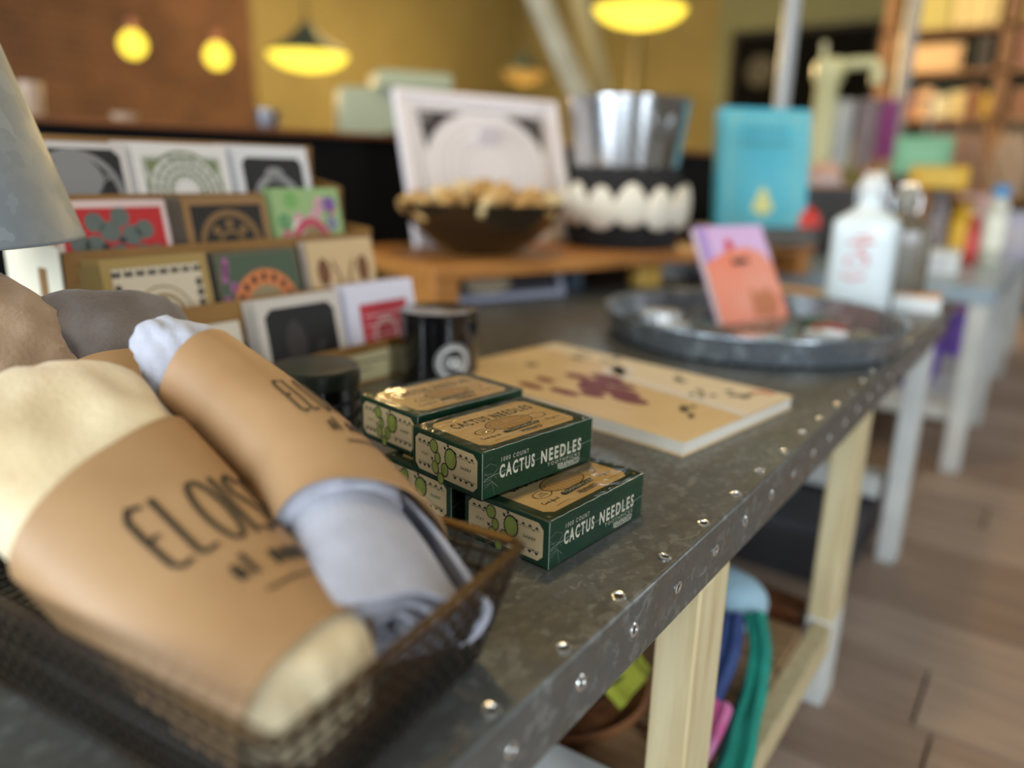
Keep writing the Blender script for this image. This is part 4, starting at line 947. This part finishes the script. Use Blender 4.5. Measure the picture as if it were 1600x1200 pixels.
FK = Fr((0, KW/2, 0), (0, 1, 0), (0, 0, 1)); a = MB(); a.poly([(-.070, .0), (.070, .0), (.070, .085), (.050, .106), (.02, .114), (-.02, .110), (-.05, .098), (-.070, .092)], FK, .0004); a.build('printed_orange_hill', mat('print_coral', lin(236, 128, 92), .45, col2=lin(232, 146, 116), scale=14), kb, smooth=False)
a = MB(); a.disc(FK, -.012, .118, .009, None, .0007); a.build('printed_red_sun', C(214, 52, 60), kb, smooth=False); a = MB(); a.rect(FK, -.070, .09, -.050, .148, .0003); a.build('printed_violet_edge', C(178, 146, 208), kb, smooth=False)
a = MB(); a.poly([(.0, .006), (.045, .004), (.06, .03), (.04, .05), (.02, .04), (.005, .05)], FK, .0007); a.build('printed_rust_shape', C(196, 116, 74), kb, smooth=False)
MB().box((-.045, KW/2, .055), (.004, .03, .125), mtx=Matrix.Rotation(math.radians(52), 3, 'Y')).build('stand_strut', black_matte, kb)

# ------------------------------------------------------------------ white bottle, second bottle, soap box
def bottle(nm, lb, loc, rz, k, m1, mcap, print_m=None, depth=1.0):
    t = thing(nm, lb, 'bottle', loc, rz)
    def sec(z):   # half width, half depth, squareness
        if z < .130: return .047, .038*depth, 5
        if z < .160: f = (z-.130)/.030; f = f*f*(3-2*f); return .047-.031*f, (.038*depth)*(1-f)+.016*f, 5-2.6*f
        return .016-.002*min(1, (z-.16)/.02), .016-.002*min(1, (z-.16)/.02), 2.2
    zs = [0, .003, .03, .07, .11, .130, .135, .140, .145, .150, .155, .160, .168, .176, .180]
    mb = MB()
    def fn(u, v):
        i = min(int(u*(len(zs)-1)+.5), len(zs)-1); z = zs[i]; a_, b_, e = sec(z); an = 2*PI*v; q = 2/e
        kk = .96 if z == 0 else 1
        return (a_*kk*abs(math.cos(an))**q*math.copysign(1, math.cos(an))*k, b_*kk*abs(math.sin(an))**q*math.copysign(1, math.sin(an))*k, z*k)
    mb.grid(fn, len(zs), 56, False, True); n = len(mb.v); mb.f += [tuple(range(55, -1, -1)), tuple(range(n-56, n))]; mb.m += [0, 0]
    mb.build('bottle_body', m1, t)
    MB().lathe([(.0175*k, .172*k), (.0185*k, .174*k), (.0185*k, .190*k), (.0165*k, .197*k), (.008*k, .200*k), (0, .200*k)], 24).build('stopper', mcap, t)
    MB().tube([(-.0195*k, 0, .158*k), (-.021*k, 0, .180*k), (-.010*k, 0, .204*k), (.010*k, 0, .204*k), (.021*k, 0, .180*k), (.0195*k, 0, .158*k)], .0014*k, 6).build('wire_bail', steel, t)
    if print_m:
        F = Fr((0, -.0383*depth*k, 0), (k, 0, 0), (0, 0, k)); a = MB()
        a.ring(F, -.004, .075, .013, .017, .0004, 24, k=.62); a.line(F, [(-.020, .102), (.018, .106)], .005, .0004); a.line(F, [(-.010, .112), (.014, .117)], .004, .0004); a.line(F, [(.004, .102), (-.004, .090), (.012, .082)], .005, .0004); a.line(F, [(-.024, .055), (-.010, .048), (.010, .054)], .005, .0004)
        a.build('printed_red_mark', print_m, t, smooth=False)
    return t
bottle('swing_top_bottle', 'white swing-top bottle with faint red print, behind the round tray', T(-0.128, 1.365, 0), math.radians(6), 1.06, mat('milk_glass', lin(226, 238, 242), .3, coat=.3), white, mat('print_faded_red', lin(226, 150, 146), .5))
bottle('swing_top_bottle', 'brownish dark swing-top bottle standing just behind the white bottle', T(-0.085, 1.425, 0), math.radians(10), .98, mat('smoked_glass', lin(120, 112, 98), .2, coat=.5, col2=lin(90, 80, 66), scale=14), C(150, 146, 136))
o = thing('soap_box', 'small white box with orange band at the far corner of the table', 'box', T(-0.045, 1.415, 0), .1); MB().box((0, 0, .012), (.07, .05, .024)).build('carton', white, o, bevel=.001); MB().box((0, 0, .026), (.066, .046, .004)).build('orange_top', C(224, 160, 104), o)
# ------------------------------------------------------------------ goods on the lower shelf of the near table
def cloth_strip(name, label, pts, wd, th, m1, seed, cat='scarf', grp=None, ax=(1, 0, 0)):
    """a thick soft strip of cloth draped along a path; gathered folds across its width"""
    bd_ = [Vector(p) for p in pts]; n = len(bd_)-1
    def pos(t):
        x = t*n; i = min(int(x), n-1); f = x-i; P = lambda k: bd_[min(max(k, 0), n)]
        p0, p1, p2, p3 = P(i-1), P(i), P(i+1), P(i+2); return 0.5*((2*p1)+(p2-p0)*f+(2*p0-5*p1+4*p2-p3)*f*f+(3*p1-p0-3*p2+p3)*f**3)
    mb = MB()
    def fn(u, v):
        c = pos(u); d = (pos(min(u+.01, 1))-pos(max(u-.01, 0))).normalized(); s_ = Vector(ax) - d*d.dot(Vector(ax)); s_ = s_.normalized(); nn = d.cross(s_)
        a = 2*PI*v; fold = 1+.35*math.sin(5*a+seed+3*u)
        return c+s_*math.cos(a)*wd/2*(1-.15*math.sin(4*u+seed))+nn*math.sin(a)*th/2*fold
    mb.grid(fn, 28, 26, False, True); N = len(mb.v); mb.f += [tuple(range(25, -1, -1)), tuple(range(N-26, N))]; mb.m += [0, 0]
    o = mb.build(name, m1); return tag(o, label, cat, grp)
teal_c = mat('teal_cotton', lin(36, 164, 142), .85, col2=lin(28, 140, 122), scale=20, bump=.2, bscale=200)
navy_c = mat('navy_cotton', lin(70, 92, 150), .85, col2=lin(56, 74, 128), scale=20, bump=.2, bscale=200)
pink_c = mat('pink_cotton', lin(226, 84, 150), .85, col2=lin(232, 150, 196), scale=26, bump=.2, bscale=200)
lblue_c = mat('pale_blue_terry', lin(176, 210, 226), .9, col2=lin(162, 198, 216), scale=20, bump=.4, bscale=240)
bl = Bundle([(-0.175, 0.790, -0.249), (-0.12, 0.772, -0.247), (-0.058, 0.757, -0.246)], .034, .032, 0, 2.1, 3, .001)
pt = thing('rolled_blanket', 'pale blue rolled blanket on the lower shelf between the two near legs', 'blanket', T(-.11, .77, -.25))
child(bl.body(-.05, 1.05, 24, 48, 0, .12, .25), 'roll', lblue_c, pt); child(bl.sleeve(.30, .52, 0, .002), 'teal_band', teal_c, pt)
G_ = 'scarves on the lower shelf'
cloth_strip('scarf', 'teal green scarf trailing along the front of the lower shelf', [(-0.055, 0.735, SZ+.045), (-0.036, 0.700, SZ+.030), (-0.026, 0.66, SZ+.012), (-0.018, 0.61, SZ+.010), (-0.006, 0.55, SZ+.010), (-0.004, 0.49, SZ+.010)], .026, .012, teal_c, 1, grp=G_)
cloth_strip('scarf', 'navy blue scarf on the lower shelf, between the teal and pink ones', [(-0.075, 0.725, SZ+.040), (-0.066, 0.690, SZ+.026), (-0.062, 0.64, SZ+.014), (-0.060, 0.59, SZ+.012), (-0.066, 0.54, SZ+.010)], .028, .016, navy_c, 2, grp=G_)
cloth_strip('scarf', 'pink and white scarf on the lower shelf, beside the near leg', [(-0.042, 0.610, SZ+.018), (-0.040, 0.575, SZ+.012), (-0.038, 0.53, SZ+.010), (-0.036, 0.48, SZ+.010)], .024, .012, pink_c, 3, grp=G_)
o = thing('flat_box', 'flat white box on the lower shelf under the table corner', 'box', (-0.165, 0.36, SZ), .05); MB().box((0, 0, .010), (.22, .20, .020)).build('box_base', white, o, bevel=.001); MB().box((0, 0, .024), (.224, .204, .012)).build('box_lid', white, o, bevel=.001)
o = thing('wicker_plate', 'brown wicker plate on the lower shelf behind the white box', 'plate', (-0.185, 0.555, SZ), 0); MB().lathe([(0, .004), (.07, 0), (.085, .012), (.087, .015), (.083, .016), (.068, .006), (0, .008)], 40).build('plate_body', mat('wicker', lin(150, 98, 54), .7, col2=lin(110, 66, 34), scale=60, bump=.5, bscale=90), o); MB().tube([(.086*math.cos(2*PI*i/40), .086*math.sin(2*PI*i/40), .015) for i in range(40)], .004, 6, True).build('woven_rim', mat('wicker_rim', lin(130, 82, 44), .7), o)
o = thing('dark_bowl', 'dark blue-black bowl stacked on the wicker plate under the table', 'bowl', (-0.185, 0.555, SZ+.017), 0); MB().lathe([(.045, 0), (.062, .012), (.074, .034), (.0745, .037), (.0715, .036), (.058, .014), (0, .010)], 40).build('bowl_body', mat('navy_glaze', lin(34, 38, 48), .25), o); MB().lathe([(.030, -.001), (.045, 0), (.045, .002), (.03, .003)], 32).build('foot_ring', mat('navy_glaze', (0,0,0,1)), o)
cloth_strip('dish_cloth', 'yellow-green dish cloth bunched on the dark bowl under the table', [(-0.23, 0.55, SZ+.045), (-0.19, 0.553, SZ+.062), (-0.14, 0.557, SZ+.060), (-0.105, 0.56, SZ+.036)], .075, .022, mat('lime_cotton', lin(158, 160, 44), .85, col2=lin(132, 138, 36), scale=18), 4, 'cloth', None, (0, 1, 0))
o = thing('storage_box', 'dark grey storage box on the floor under the shelf beyond the second leg', 'box', (-0.20, 1.30, 0.0), 0); MB().box((0, 0, .045), (.30, .30, .09)).build('box_body', C(58, 58, 62), o, bevel=.002); MB().box((0, 0, .095), (.308, .308, .014)).build('box_lid', C(66, 66, 72), o, bevel=.002)
def soft_bag(name, label, loc, w_, d, h, m1):
    t = thing(name, label, 'bag', loc, .1); mb = MB()
    def fn(u, v):
        a = 2*PI*v; z = h*u; k = .75+.5*math.sin(PI*min(u*1.05, 1))**.7*.6-.25*u; e = .7
        return (w_/2*k*abs(math.cos(a))**e*math.copysign(1, math.cos(a))+.004*math.sin(9*a+8*u), d/2*k*abs(math.sin(a))**e*math.copysign(1, math.sin(a))+.004*math.sin(7*a+11*u), z)
    mb.grid(fn, 20, 40, False, True); N = len(mb.v); mb.f += [tuple(range(39, -1, -1)), tuple(range(N-40, N))]; mb.m += [0, 0]; mb.build('bag_body', m1, t)
    MB().tube([(-w_*.2, 0, h*.96), (-w_*.18, 0, h*1.15), (0, 0, h*1.22), (w_*.18, 0, h*1.15), (w_*.2, 0, h*.96)], .004, 6).build('handle', m1, t); return t
soft_bag('tote_bag', 'purple cloth bag on the lower shelf of the farther table', (-0.135, 2.03, TZ-.266), .15, .12, .15, mat('purple_cloth', lin(112, 74, 190), .85, col2=lin(86, 58, 156), scale=14))
soft_bag('tote_bag', 'lilac cloth bag farther along the lower shelf of the farther table', (-0.06, 2.46, TZ-.266), .12, .10, .12, mat('lilac_cloth', lin(148, 112, 214), .85))
soft_bag('tote_bag', 'brown leather bag beside the purple bag under the farther table', (-0.26, 1.98, TZ-.266), .12, .10, .09, mat('brown_leather', lin(120, 76, 42), .6))

# ------------------------------------------------------------------ goods on the farther table
def carton(name, label, x, y, z, w_, d, h, c, c2, rz=0.0, cat='box'):
    o = thing(name, label, cat, T(x, y, z), rz); MB().box((0, 0, h*.5), (w_, d, h)).build('carton', C(*c), o, bevel=min(.002, h*.1)); F = Fr((0, -d/2, 0), (1, 0, 0), (0, 0, 1)); a = MB(); a.rect(F, -w_*.34, h*.25, w_*.34, h*.75, .0005); a.build('printed_panel', C(*c2), o, smooth=False); return o
carton('paper_ream', 'stack of white paper at the near end of the farther table', -.125, 2.06, 0, .13, .12, .050, (216, 220, 218), (200, 200, 204), .1, 'paper')
carton('upright_book', 'tan upright book among the goods on the farther table', -.205, 2.32, 0, .034, .16, .178, (222, 172, 112), (200, 140, 84), 0, 'book')
carton('upright_book', 'dark upright book beside the tan one on the farther table', -.245, 2.33, 0, .03, .16, .155, (48, 36, 34), (70, 50, 44), 0, 'book')
def jar(label, x, y, z, r, h, c, cl, cat='jar'):
    o = thing('jar', label, cat, T(x, y, z)); MB().lathe([(r*.9, 0), (r, .004), (r, h*.74), (r*.7, h*.82), (r*.7, h*.86), (0, h*.86)], 28).build('jar_body', mat('jar_%d_%d_%d' % c, lin(*c), .25, coat=.4), o); MB().lathe([(0, h*.85), (r*.78, h*.85), (r*.78, h*.99), (0, h)], 28).build('lid', C(*cl), o)
    MB().lathe([(r*1.004, h*.22), (r*1.008, h*.24), (r*1.008, h*.60), (r*1.004, h*.62)], 28).build('label_band', C(*[min(255, k_+40) for k_ in c]), o); return o
jar('grey jar with pale label, beside the tan book on the farther table', -.153, 2.30, 0, .026, .185, (112, 104, 108), (90, 86, 90))
jar('golden honey jar on the farther table under the yellow box', -.095, 2.34, 0, .030, .165, (206, 160, 34), (150, 110, 40))
carton('shoebox', 'yellow box resting on the books and jars of the farther table', -.170, 2.35, .186, .135, .11, .055, (226, 178, 52), (236, 200, 90), .12)
carton('gift_box', 'mint green box at the back of the farther table', -.285, 2.80, .22, .15, .12, .115, (128, 190, 152), (144, 204, 168), .05)
carton('crate', 'brown wooden crate carrying the mint green box', -.285, 2.80, 0, .17, .14, .22, (92, 76, 60), (70, 58, 46), .05, 'crate')
jar('pale bottle with blue cap at the right edge of the farther table', -.018, 2.28, 0, .024, .200, (206, 206, 190), (82, 150, 206), 'bottle')
carton('notebook_stack', 'stack of lavender notebooks at the right edge of the farther table', .012, 2.62, 0, .10, .14, .125, (188, 190, 216), (206, 206, 222), 0, 'notebooks')
jar('small red jar between the golden jar and the blue-capped bottle', -.064, 2.31, 0, .016, .122, (196, 64, 64), (180, 40, 44))
carton('tissue_box', 'pink and white box behind the blue-capped bottle', -.10, 2.62, 0, .09, .09, .17, (226, 190, 196), (236, 220, 222), .2)
# peach hat on a dark stand, behind the teal book
o = thing('display_stand', 'dark grey display stand holding a peach hat at the end of the bar', 'stand', T(-.47, 2.35, 0)); MB().box((0, 0, .085), (.30, .22, .17)).build('cabinet', C(74, 72, 74), o, bevel=.003); MB().box((0, 0, .176), (.32, .24, .012)).build('stand_top', C(96, 92, 92), o, bevel=.002)
o = thing('sun_hat', 'peach felt hat lying on the dark display stand', 'hat', T(-.455, 2.33, .182)); MB().lathe([(0, .002), (.075, 0), (.078, .003), (.045, .008), (.042, .040), (.036, .058), (.02, .066), (0, .067)], 36).build('hat_body', mat('peach_felt', lin(216, 172, 150), .9), o); MB().lathe([(.0455, .009), (.0458, .011), (.0446, .024), (.0440, .026)], 36).build('hat_band', C(196, 190, 196), o)
# hanging tea towels on a rail above the farther table
rl = thing('towel_rail', 'slim grey rail with uprights carrying hanging tea towels behind the tap', 'rail', T(-.52, 3.02, 0))
MB().tube([(-.17, 0, .46), (.20, 0, .46)], .006, 8).build('rail_bar', C(120, 118, 116), rl)
for x in (-.15, .20): MB().tube([(x, 0, 0), (x, 0, .465)], .007, 8).build('upright', C(120, 118, 116), rl)
for (x, w_, c, lb, z0) in ((-.600, .085, (190, 194, 198), 'pale grey tea towel hanging left on the towel rail', .24), (-.510, .070, (160, 148, 158), 'mauve grey tea towel hanging middle on the towel rail', .24), (-.445, .065, (164, 86, 150), 'magenta tea towel hanging right on the towel rail', .27)):
    mb = MB()
    def fn(u, v, x=x, w_=w_, z0=z0):
        s_ = (u-.5)*w_; z = .470+(z0-.470)*v; return (s_, .010*math.sin(u*16+v*2)-.008, z)
    mb.grid(fn, 22, 14); mb.grid(lambda u, v: Vector(fn(u, v))+Vector((0, .005, 0)), 22, 14)
    o = mb.build('tea_towel', mat('towel_%d' % c[0], lin(*c), .9)); o.location = T(x, 3.02, 0); tag(o, lb, 'towel', 'tea towels on the rail')

# ------------------------------------------------------------------ bar counter
BD = Vector((.236, .972)).normalized(); BA = math.atan2(BD.x, BD.y)
bc = thing('bar_counter', 'long black bar counter with a brown wooden top behind the table', 'counter', (-1.165, .627, 0), -BA)
BZ = TZ+.262
MB().box((-.25, 0.0, BZ/2), (.50, 3.5, BZ)).build('black_front', black_wall_m, bc)
MB().box((-.25, 0.0, BZ+.005), (.53, 3.53, .010)).build('counter_top', oak_dark, bc, bevel=.003)
def BR(u, v, z=0.0): return (-1.165+BD.x*u-BD.y*v, .627+BD.y*u+BD.x*v, BZ+.010+z)
gm = mat('clear_glass', lin(236, 240, 240), .03, trans=.0, spec=.6, col2=lin(214, 214, 210), scale=3)
for (u, v, r, h, lb) in ((-.13, .22, .021, .066, 'frosted tumbler at the left on the bar counter'), (-.015, .22, .021, .066, 'frosted tumbler next right on the bar counter'), (.13, .20, .024, .022, 'low clay dish between the tumblers and the chrome pot on the bar'), (.40, .18, .026, .044, 'small chrome sugar pot on the bar counter')):
    o = thing('tumbler' if 'tumbler' in lb else ('clay_dish' if 'dish' in lb else 'sugar_pot'), lb, 'glass' if 'tumbler' in lb else ('dish' if 'dish' in lb else 'pot'), BR(u, v))
    m1 = mat('frosted_glass', lin(168, 144, 122), .35) if 'tumbler' in lb else (mat('clay', lin(160, 108, 70), .6) if 'dish' in lb else mat('dull_chrome', lin(150, 152, 160), .3, .9))
    MB().lathe([(r*.8, 0), (r*.84, .003), (r, h), (r*.94, h), (r*.78, .006), (0, .005)], 28).build('vessel', m1, o); MB().lathe([(r*.80, .0005), (r*.86, .0005), (r*.86, .004), (r*.80, .004)], 24).build('base_ring', m1, o)
# coffee machine on the bar
cm = thing('coffee_machine', 'pale green coffee machine with dark group head on the bar', 'machine', BR(.78, .36), -BA-.35); cm.scale = (.72, .72, .72)
b = MB(); b.box((0, .0, .085), (.16, .30, .17)); b.build('machine_body', pale_green, cm, bevel=.012); MB().box((.02, .10, .195), (.20, .26, .060)).build('machine_head', pale_green, cm, bevel=.012)
MB().box((.105, .10, .150), (.05, .16, .022)).build('group_head', black_matte, cm, bevel=.004); MB().box((.12, .10, .012), (.12, .22, .024)).build('drip_tray', black_matte, cm, bevel=.003); MB().tube([(.14, .10, .145), (.19, .10, .135)], .010, 10).build('portafilter_handle', black_matte, cm)

# ------------------------------------------------------------------ pendants and bulbs
warm = (1.0, .70, .30)
def point(loc, power, r=.05):
    l = bpy.data.lights.new('lamp_light', 'POINT'); l.energy = power; l.color = warm; l.shadow_soft_size = r; o = bpy.data.objects.new('lamp_light', l); COL.objects.link(o); o.location = loc; return o
glow = mat('lit_bulb', (.004, .003, .001, 1), .9, spec=0.0, emit=2.0, ecol=(1.0, .74, .07, 1))
dimglow = mat('dim_lit_bulb', (.004, .003, .001, 1), .9, spec=0.0, emit=.5, ecol=(1.0, .50, .10, 1))
def bulb(label, x, y, z, r=.06):
    t = thing('pendant_bulb', label, 'lamp', (x, y, z), 0, 'bare bulbs over the bar')
    MB().lathe([(0, -r), (r*.55, -r*.84), (r*.90, -r*.42), (r, 0), (r*.88, r*.48), (r*.55, r*.86), (r*.36, r*1.0), (0, r*1.0)], 28).build('bulb', glow, t)
    MB().lathe([(0, r*.95), (r*.36, r*.95), (r*.38, r*1.8), (r*.2, r*2.0), (0, r*2.0)], 20).build('socket', mat('copper', lin(150, 96, 70), .35, .8), t)
    MB().tube([(0, 0, r*2.2), (0, 0, HC-z)], .006, 6).build('cord', mat('rust_cord', lin(110, 64, 44), .8), t); point((x, y, z-r*1.6), 5, .05)
bulb('bare glowing bulb on a cord at the far left, before the brick wall', -3.13, 1.845, TZ+.667, .052)
bulb('bare glowing bulb on a cord, second from the left before the brick wall', -2.99, 2.14, TZ+.650, .052)
def pendant(label, x, y, z, r, gm_=glow, power=18, shade_c=(72, 84, 74)):
    t = thing('pendant_lamp', label, 'lamp', (x, y, z), 0, 'wide enamel pendants')
    MB().lathe([(r, 0), (r*.99, .012), (r*.62, .055), (r*.34, .095), (r*.20, .135), (r*.12, .150), (0, .152), (0, .148), (r*.10, .146), (r*.18, .130), (r*.32, .090), (r*.60, .050), (r*.96, .008)], 48).build('shade', mat('enamel_%d' % shade_c[0], lin(*shade_c), .4), t)
    MB().lathe([(0, -.076), (r*.30, -.073), (r*.62, -.058), (r*.86, -.032), (r*.98, .000), (r*.96, .008), (r*.58, .046), (0, .080)], 40).build('diffuser', gm_, t)
    MB().tube([(0, 0, .15), (0, 0, HC-z)], .006, 6).build('cord', black_matte, t); point((x, y, z-.15), power, .07)
pendant('wide glowing pendant left of the framed print, over the bar', -3.22, 2.83, TZ+.752, .205)
pendant('wide glowing pendant at the top of the picture, above the metal bucket', -1.66, 3.47, TZ+.930, .215, power=80)
pendant('dim amber pendant farther back, above the framed print', -3.35, 4.95, TZ+.895, .165, dimglow, 90)

# ------------------------------------------------------------------ posts, panel, tap
def post(name, label, a, b_, wd, m1, flange=True):
    a = Vector(a); b_ = Vector(b_); t = thing(name, label, 'post', tuple(a)); d = b_-a
    MB().tube([(0, 0, 0), tuple(d)], wd/2, 4 if wd > .07 else 12).build('post', m1, t)
    if flange:
        MB().lathe([(wd*.9, 0), (wd*.9, .012), (wd*.6, .018), (0, .018)], 20).build('foot_flange', m1, t); MB().lathe([(wd*.9, 0), (wd*.9, -.012), (wd*.6, -.018), (0, -.018)], 20, tuple(d)).build('ceiling_flange', m1, t)
    return t
pale_wood = mat('bleached_wood', lin(190, 186, 164), .7, col2=lin(172, 166, 142), scale=8)
def diag(x0, z0, x1, z1, y):   # a straight raking post from the floor to the ceiling through two points
    k = (x1-x0)/(z1-z0); return (x0+k*(0-z0), y, 0), (x0+k*(HC-z0), y, HC)
a_, b_ = diag(-1.391, TZ+.41, -1.629, TZ+.82, 2.6); post('raking_post', 'pale slanting wooden post behind the metal bucket, left of the pair', a_, b_, .09, pale_wood)
a_, b_ = diag(-1.423, TZ+.42, -1.57, TZ+.845, 2.8); post('raking_post', 'pale slanting wooden post behind the metal bucket, right of the pair', a_, b_, .085, mat('bleached_wood_dull', lin(160, 150, 110), .7))
post('steel_post', 'dull dark upright pipe below the top pendant', (-2.46, 5.0, 0), (-2.46, 5.0, HC), .06, mat('dull_olive_pipe', lin(96, 88, 56), .5, .4))
post('steel_post', 'light grey steel pole rising behind the teal book', (-.411, 1.75, 0), (-.411, 1.75, HC), .033, mat('grey_pole', lin(150, 152, 152), .45, .3))
post('steel_post', 'grey steel upright of the shop shelving at the right', (-.504, 3.48, 0), (-.504, 3.48, HC), .054, mat('grey_upright', lin(150, 146, 140), .5, .3))
pn = thing('wall_panel', 'black rectangular board on the back wall behind the pole', 'board', (-2.02, YB-.025, TZ+.97), 0); MB().box((0, 0, 0), (1.20, .03, .86)).build('board', mat('chalkboard', lin(6, 6, 6), .8, spec=.1), pn)
b = MB(); b.box((0, -.012, .44), (1.26, .03, .04)); b.box((0, -.012, -.44), (1.26, .03, .04)); b.box((-.61, -.012, 0), (.04, .03, .9)); b.box((.61, -.012, 0), (.04, .03, .9)); b.build('board_frame', black_matte, pn)
a = MB(); a.disc(Fr((-.34, -.018, .12), (1, 0, 0), (0, 0, 1)), 0, 0, .13, None, .002); a.build('chalk_disc', C(58, 56, 48), pn, smooth=False)
tpn = thing('drinks_tap', 'pale cream column tap with a bent arm beyond the teal book', 'tap', T(-.555, 2.62, 0)); cream_e = mat('cream_enamel', lin(196, 194, 148), .4)
MB().lathe([(.06, 0), (.06, .02), (.036, .04), (.034, .315), (.033, .48), (.044, .50), (.046, .535), (.036, .556), (0, .562)], 28).build('column', cream_e, tpn); MB().tube([(0, 0, .528), (.06, 0, .540), (.125, 0, .540), (.140, 0, .520), (.140, 0, .48)], .017, 12).build('spout', cream_e, tpn); MB().tube([(-.01, -.03, .53), (-.012, -.04, .60)], .008, 8).build('lever', cream_e, tpn)

# ------------------------------------------------------------------ shelving at the right
sv = thing('shelf_unit', 'tall honey oak shelving full of goods at the upper right', 'shelving', (-.25, 4.45, 0))
for x in (-.50, .0, .95): MB().box((x, 0, .85), (.055, .32, 1.70)).build('upright_board', mat('aged_oak', lin(150, 108, 66), .6, col2=lin(124, 88, 52), scale=9, stretch=(8, 1, 8)), sv)
zs_ = (.10, .55, TZ+.49, TZ+.70, TZ+.885, TZ+1.15)
for z in zs_: MB().box((.225, 0, z-.011), (1.50, .32, .022)).build('shelf_board', mat('aged_oak', lin(150, 108, 66), .6, col2=lin(124, 88, 52), scale=9, stretch=(8, 1, 8)), sv)
MB().box((.225, .17, .85), (1.50, .012, 1.70)).build('back_board', mat('shelf_back', lin(100, 108, 84), .8), sv)
rq = random.Random(41)
pal = [((232, 206, 140), 'straw yellow'), ((226, 180, 130), 'peach'), ((206, 150, 70), 'amber'), ((190, 140, 96), 'tan'), ((150, 100, 60), 'brown'), ((226, 214, 170), 'cream'), ((176, 116, 84), 'terracotta'), ((120, 110, 96), 'grey'), ((206, 170, 60), 'mustard')]
names = ['lowest', 'second', 'third', 'fourth', 'fifth']
def sbox(label, x, z, w_, h, c, d=.18):
    o = thing('storage_carton', label, 'box', (-.25+x, 4.40, z), 0, 'cartons on the shelving'); MB().box((0, 0, h/2), (w_, d, h)).build('carton', C(*c), o, bevel=.003); MB().box((0, 0, h-.006), (w_+.004, d+.004, .012)).build('carton_lid', C(*[min(255, k_+14) for k_ in c]), o); return o
sbox('olive yellow carton on the upper shelf at the left of the shelving', -.345, zs_[4], .19, .17, (198, 182, 100)); sbox('pale yellow carton on the upper shelf beside the olive one', -.145, zs_[4], .19, .19, (236, 210, 140))
sbox('wide peach carton on the middle shelf of the shelving', -.315, zs_[3], .28, .115, (232, 188, 132)); sbox('tall peach carton at the left end of the middle shelf', -.43, zs_[3]+.115, .07, .045, (226, 182, 128)); sbox('narrow dark carton right of the wide peach carton', -.085, zs_[3], .06, .14, (70, 60, 48))
for i in range(7):
    c, nm = pal[(i*4+2) % 9]; sbox('%s upright carton, %s from left, on the row of narrow cartons' % (nm, ['first', 'second', 'third', 'fourth', 'fifth', 'sixth', 'seventh'][i]), -.43+.066*i, zs_[2], .058, .10+.03*((i*7) % 3)/2, c)
for k, z in ((2, zs_[2]), (3, zs_[3]), (4, zs_[4])):
    for i in range(3):
        c, nm = pal[(i*5+k*2) % 9]; sbox('%s carton in the right bay, %s on its %s shelf' % (nm, ['first', 'second', 'third'][i], names[k]), .14+.24*i, z, .19, .12+.03*((i+k) % 2), c)
for (x, y, lb, c) in ((-.215, 3.22, 'brown paper tote hanging before the shelving', (150, 112, 84)), (-.09, 3.32, 'taupe cloth tote hanging beside the brown tote', (176, 146, 116)), (-.30, 3.30, 'dusky pink tote hanging beside the grey upright', (150, 116, 104))):
    t = soft_bag('hanging_tote', lb, T(x, y, .15), .13, .05, .22, C(*c)); MB().tube([(0, 0, .28), (0, 0, HC-TZ-.15)], .002, 5).build('hanging_cord', black_matte, t)

# ------------------------------------------------------------------ unseen pendants added to light the tables; the last gives the box-top glare
for (x, y, p, lb) in ((-.42, .95, 17, 'added fill over the near table end with the tray'), (-.30, 2.45, 9, 'added fill over the farther table'), (-.75, -.45, 5, 'added fill over the near end of the table'), (-3.6, 3.87, 48, 'high over the back of the bar')):
    pendant('enamel pendant lamp hanging above the frame, ' + lb, x, y, 1.95, .16, power=p)
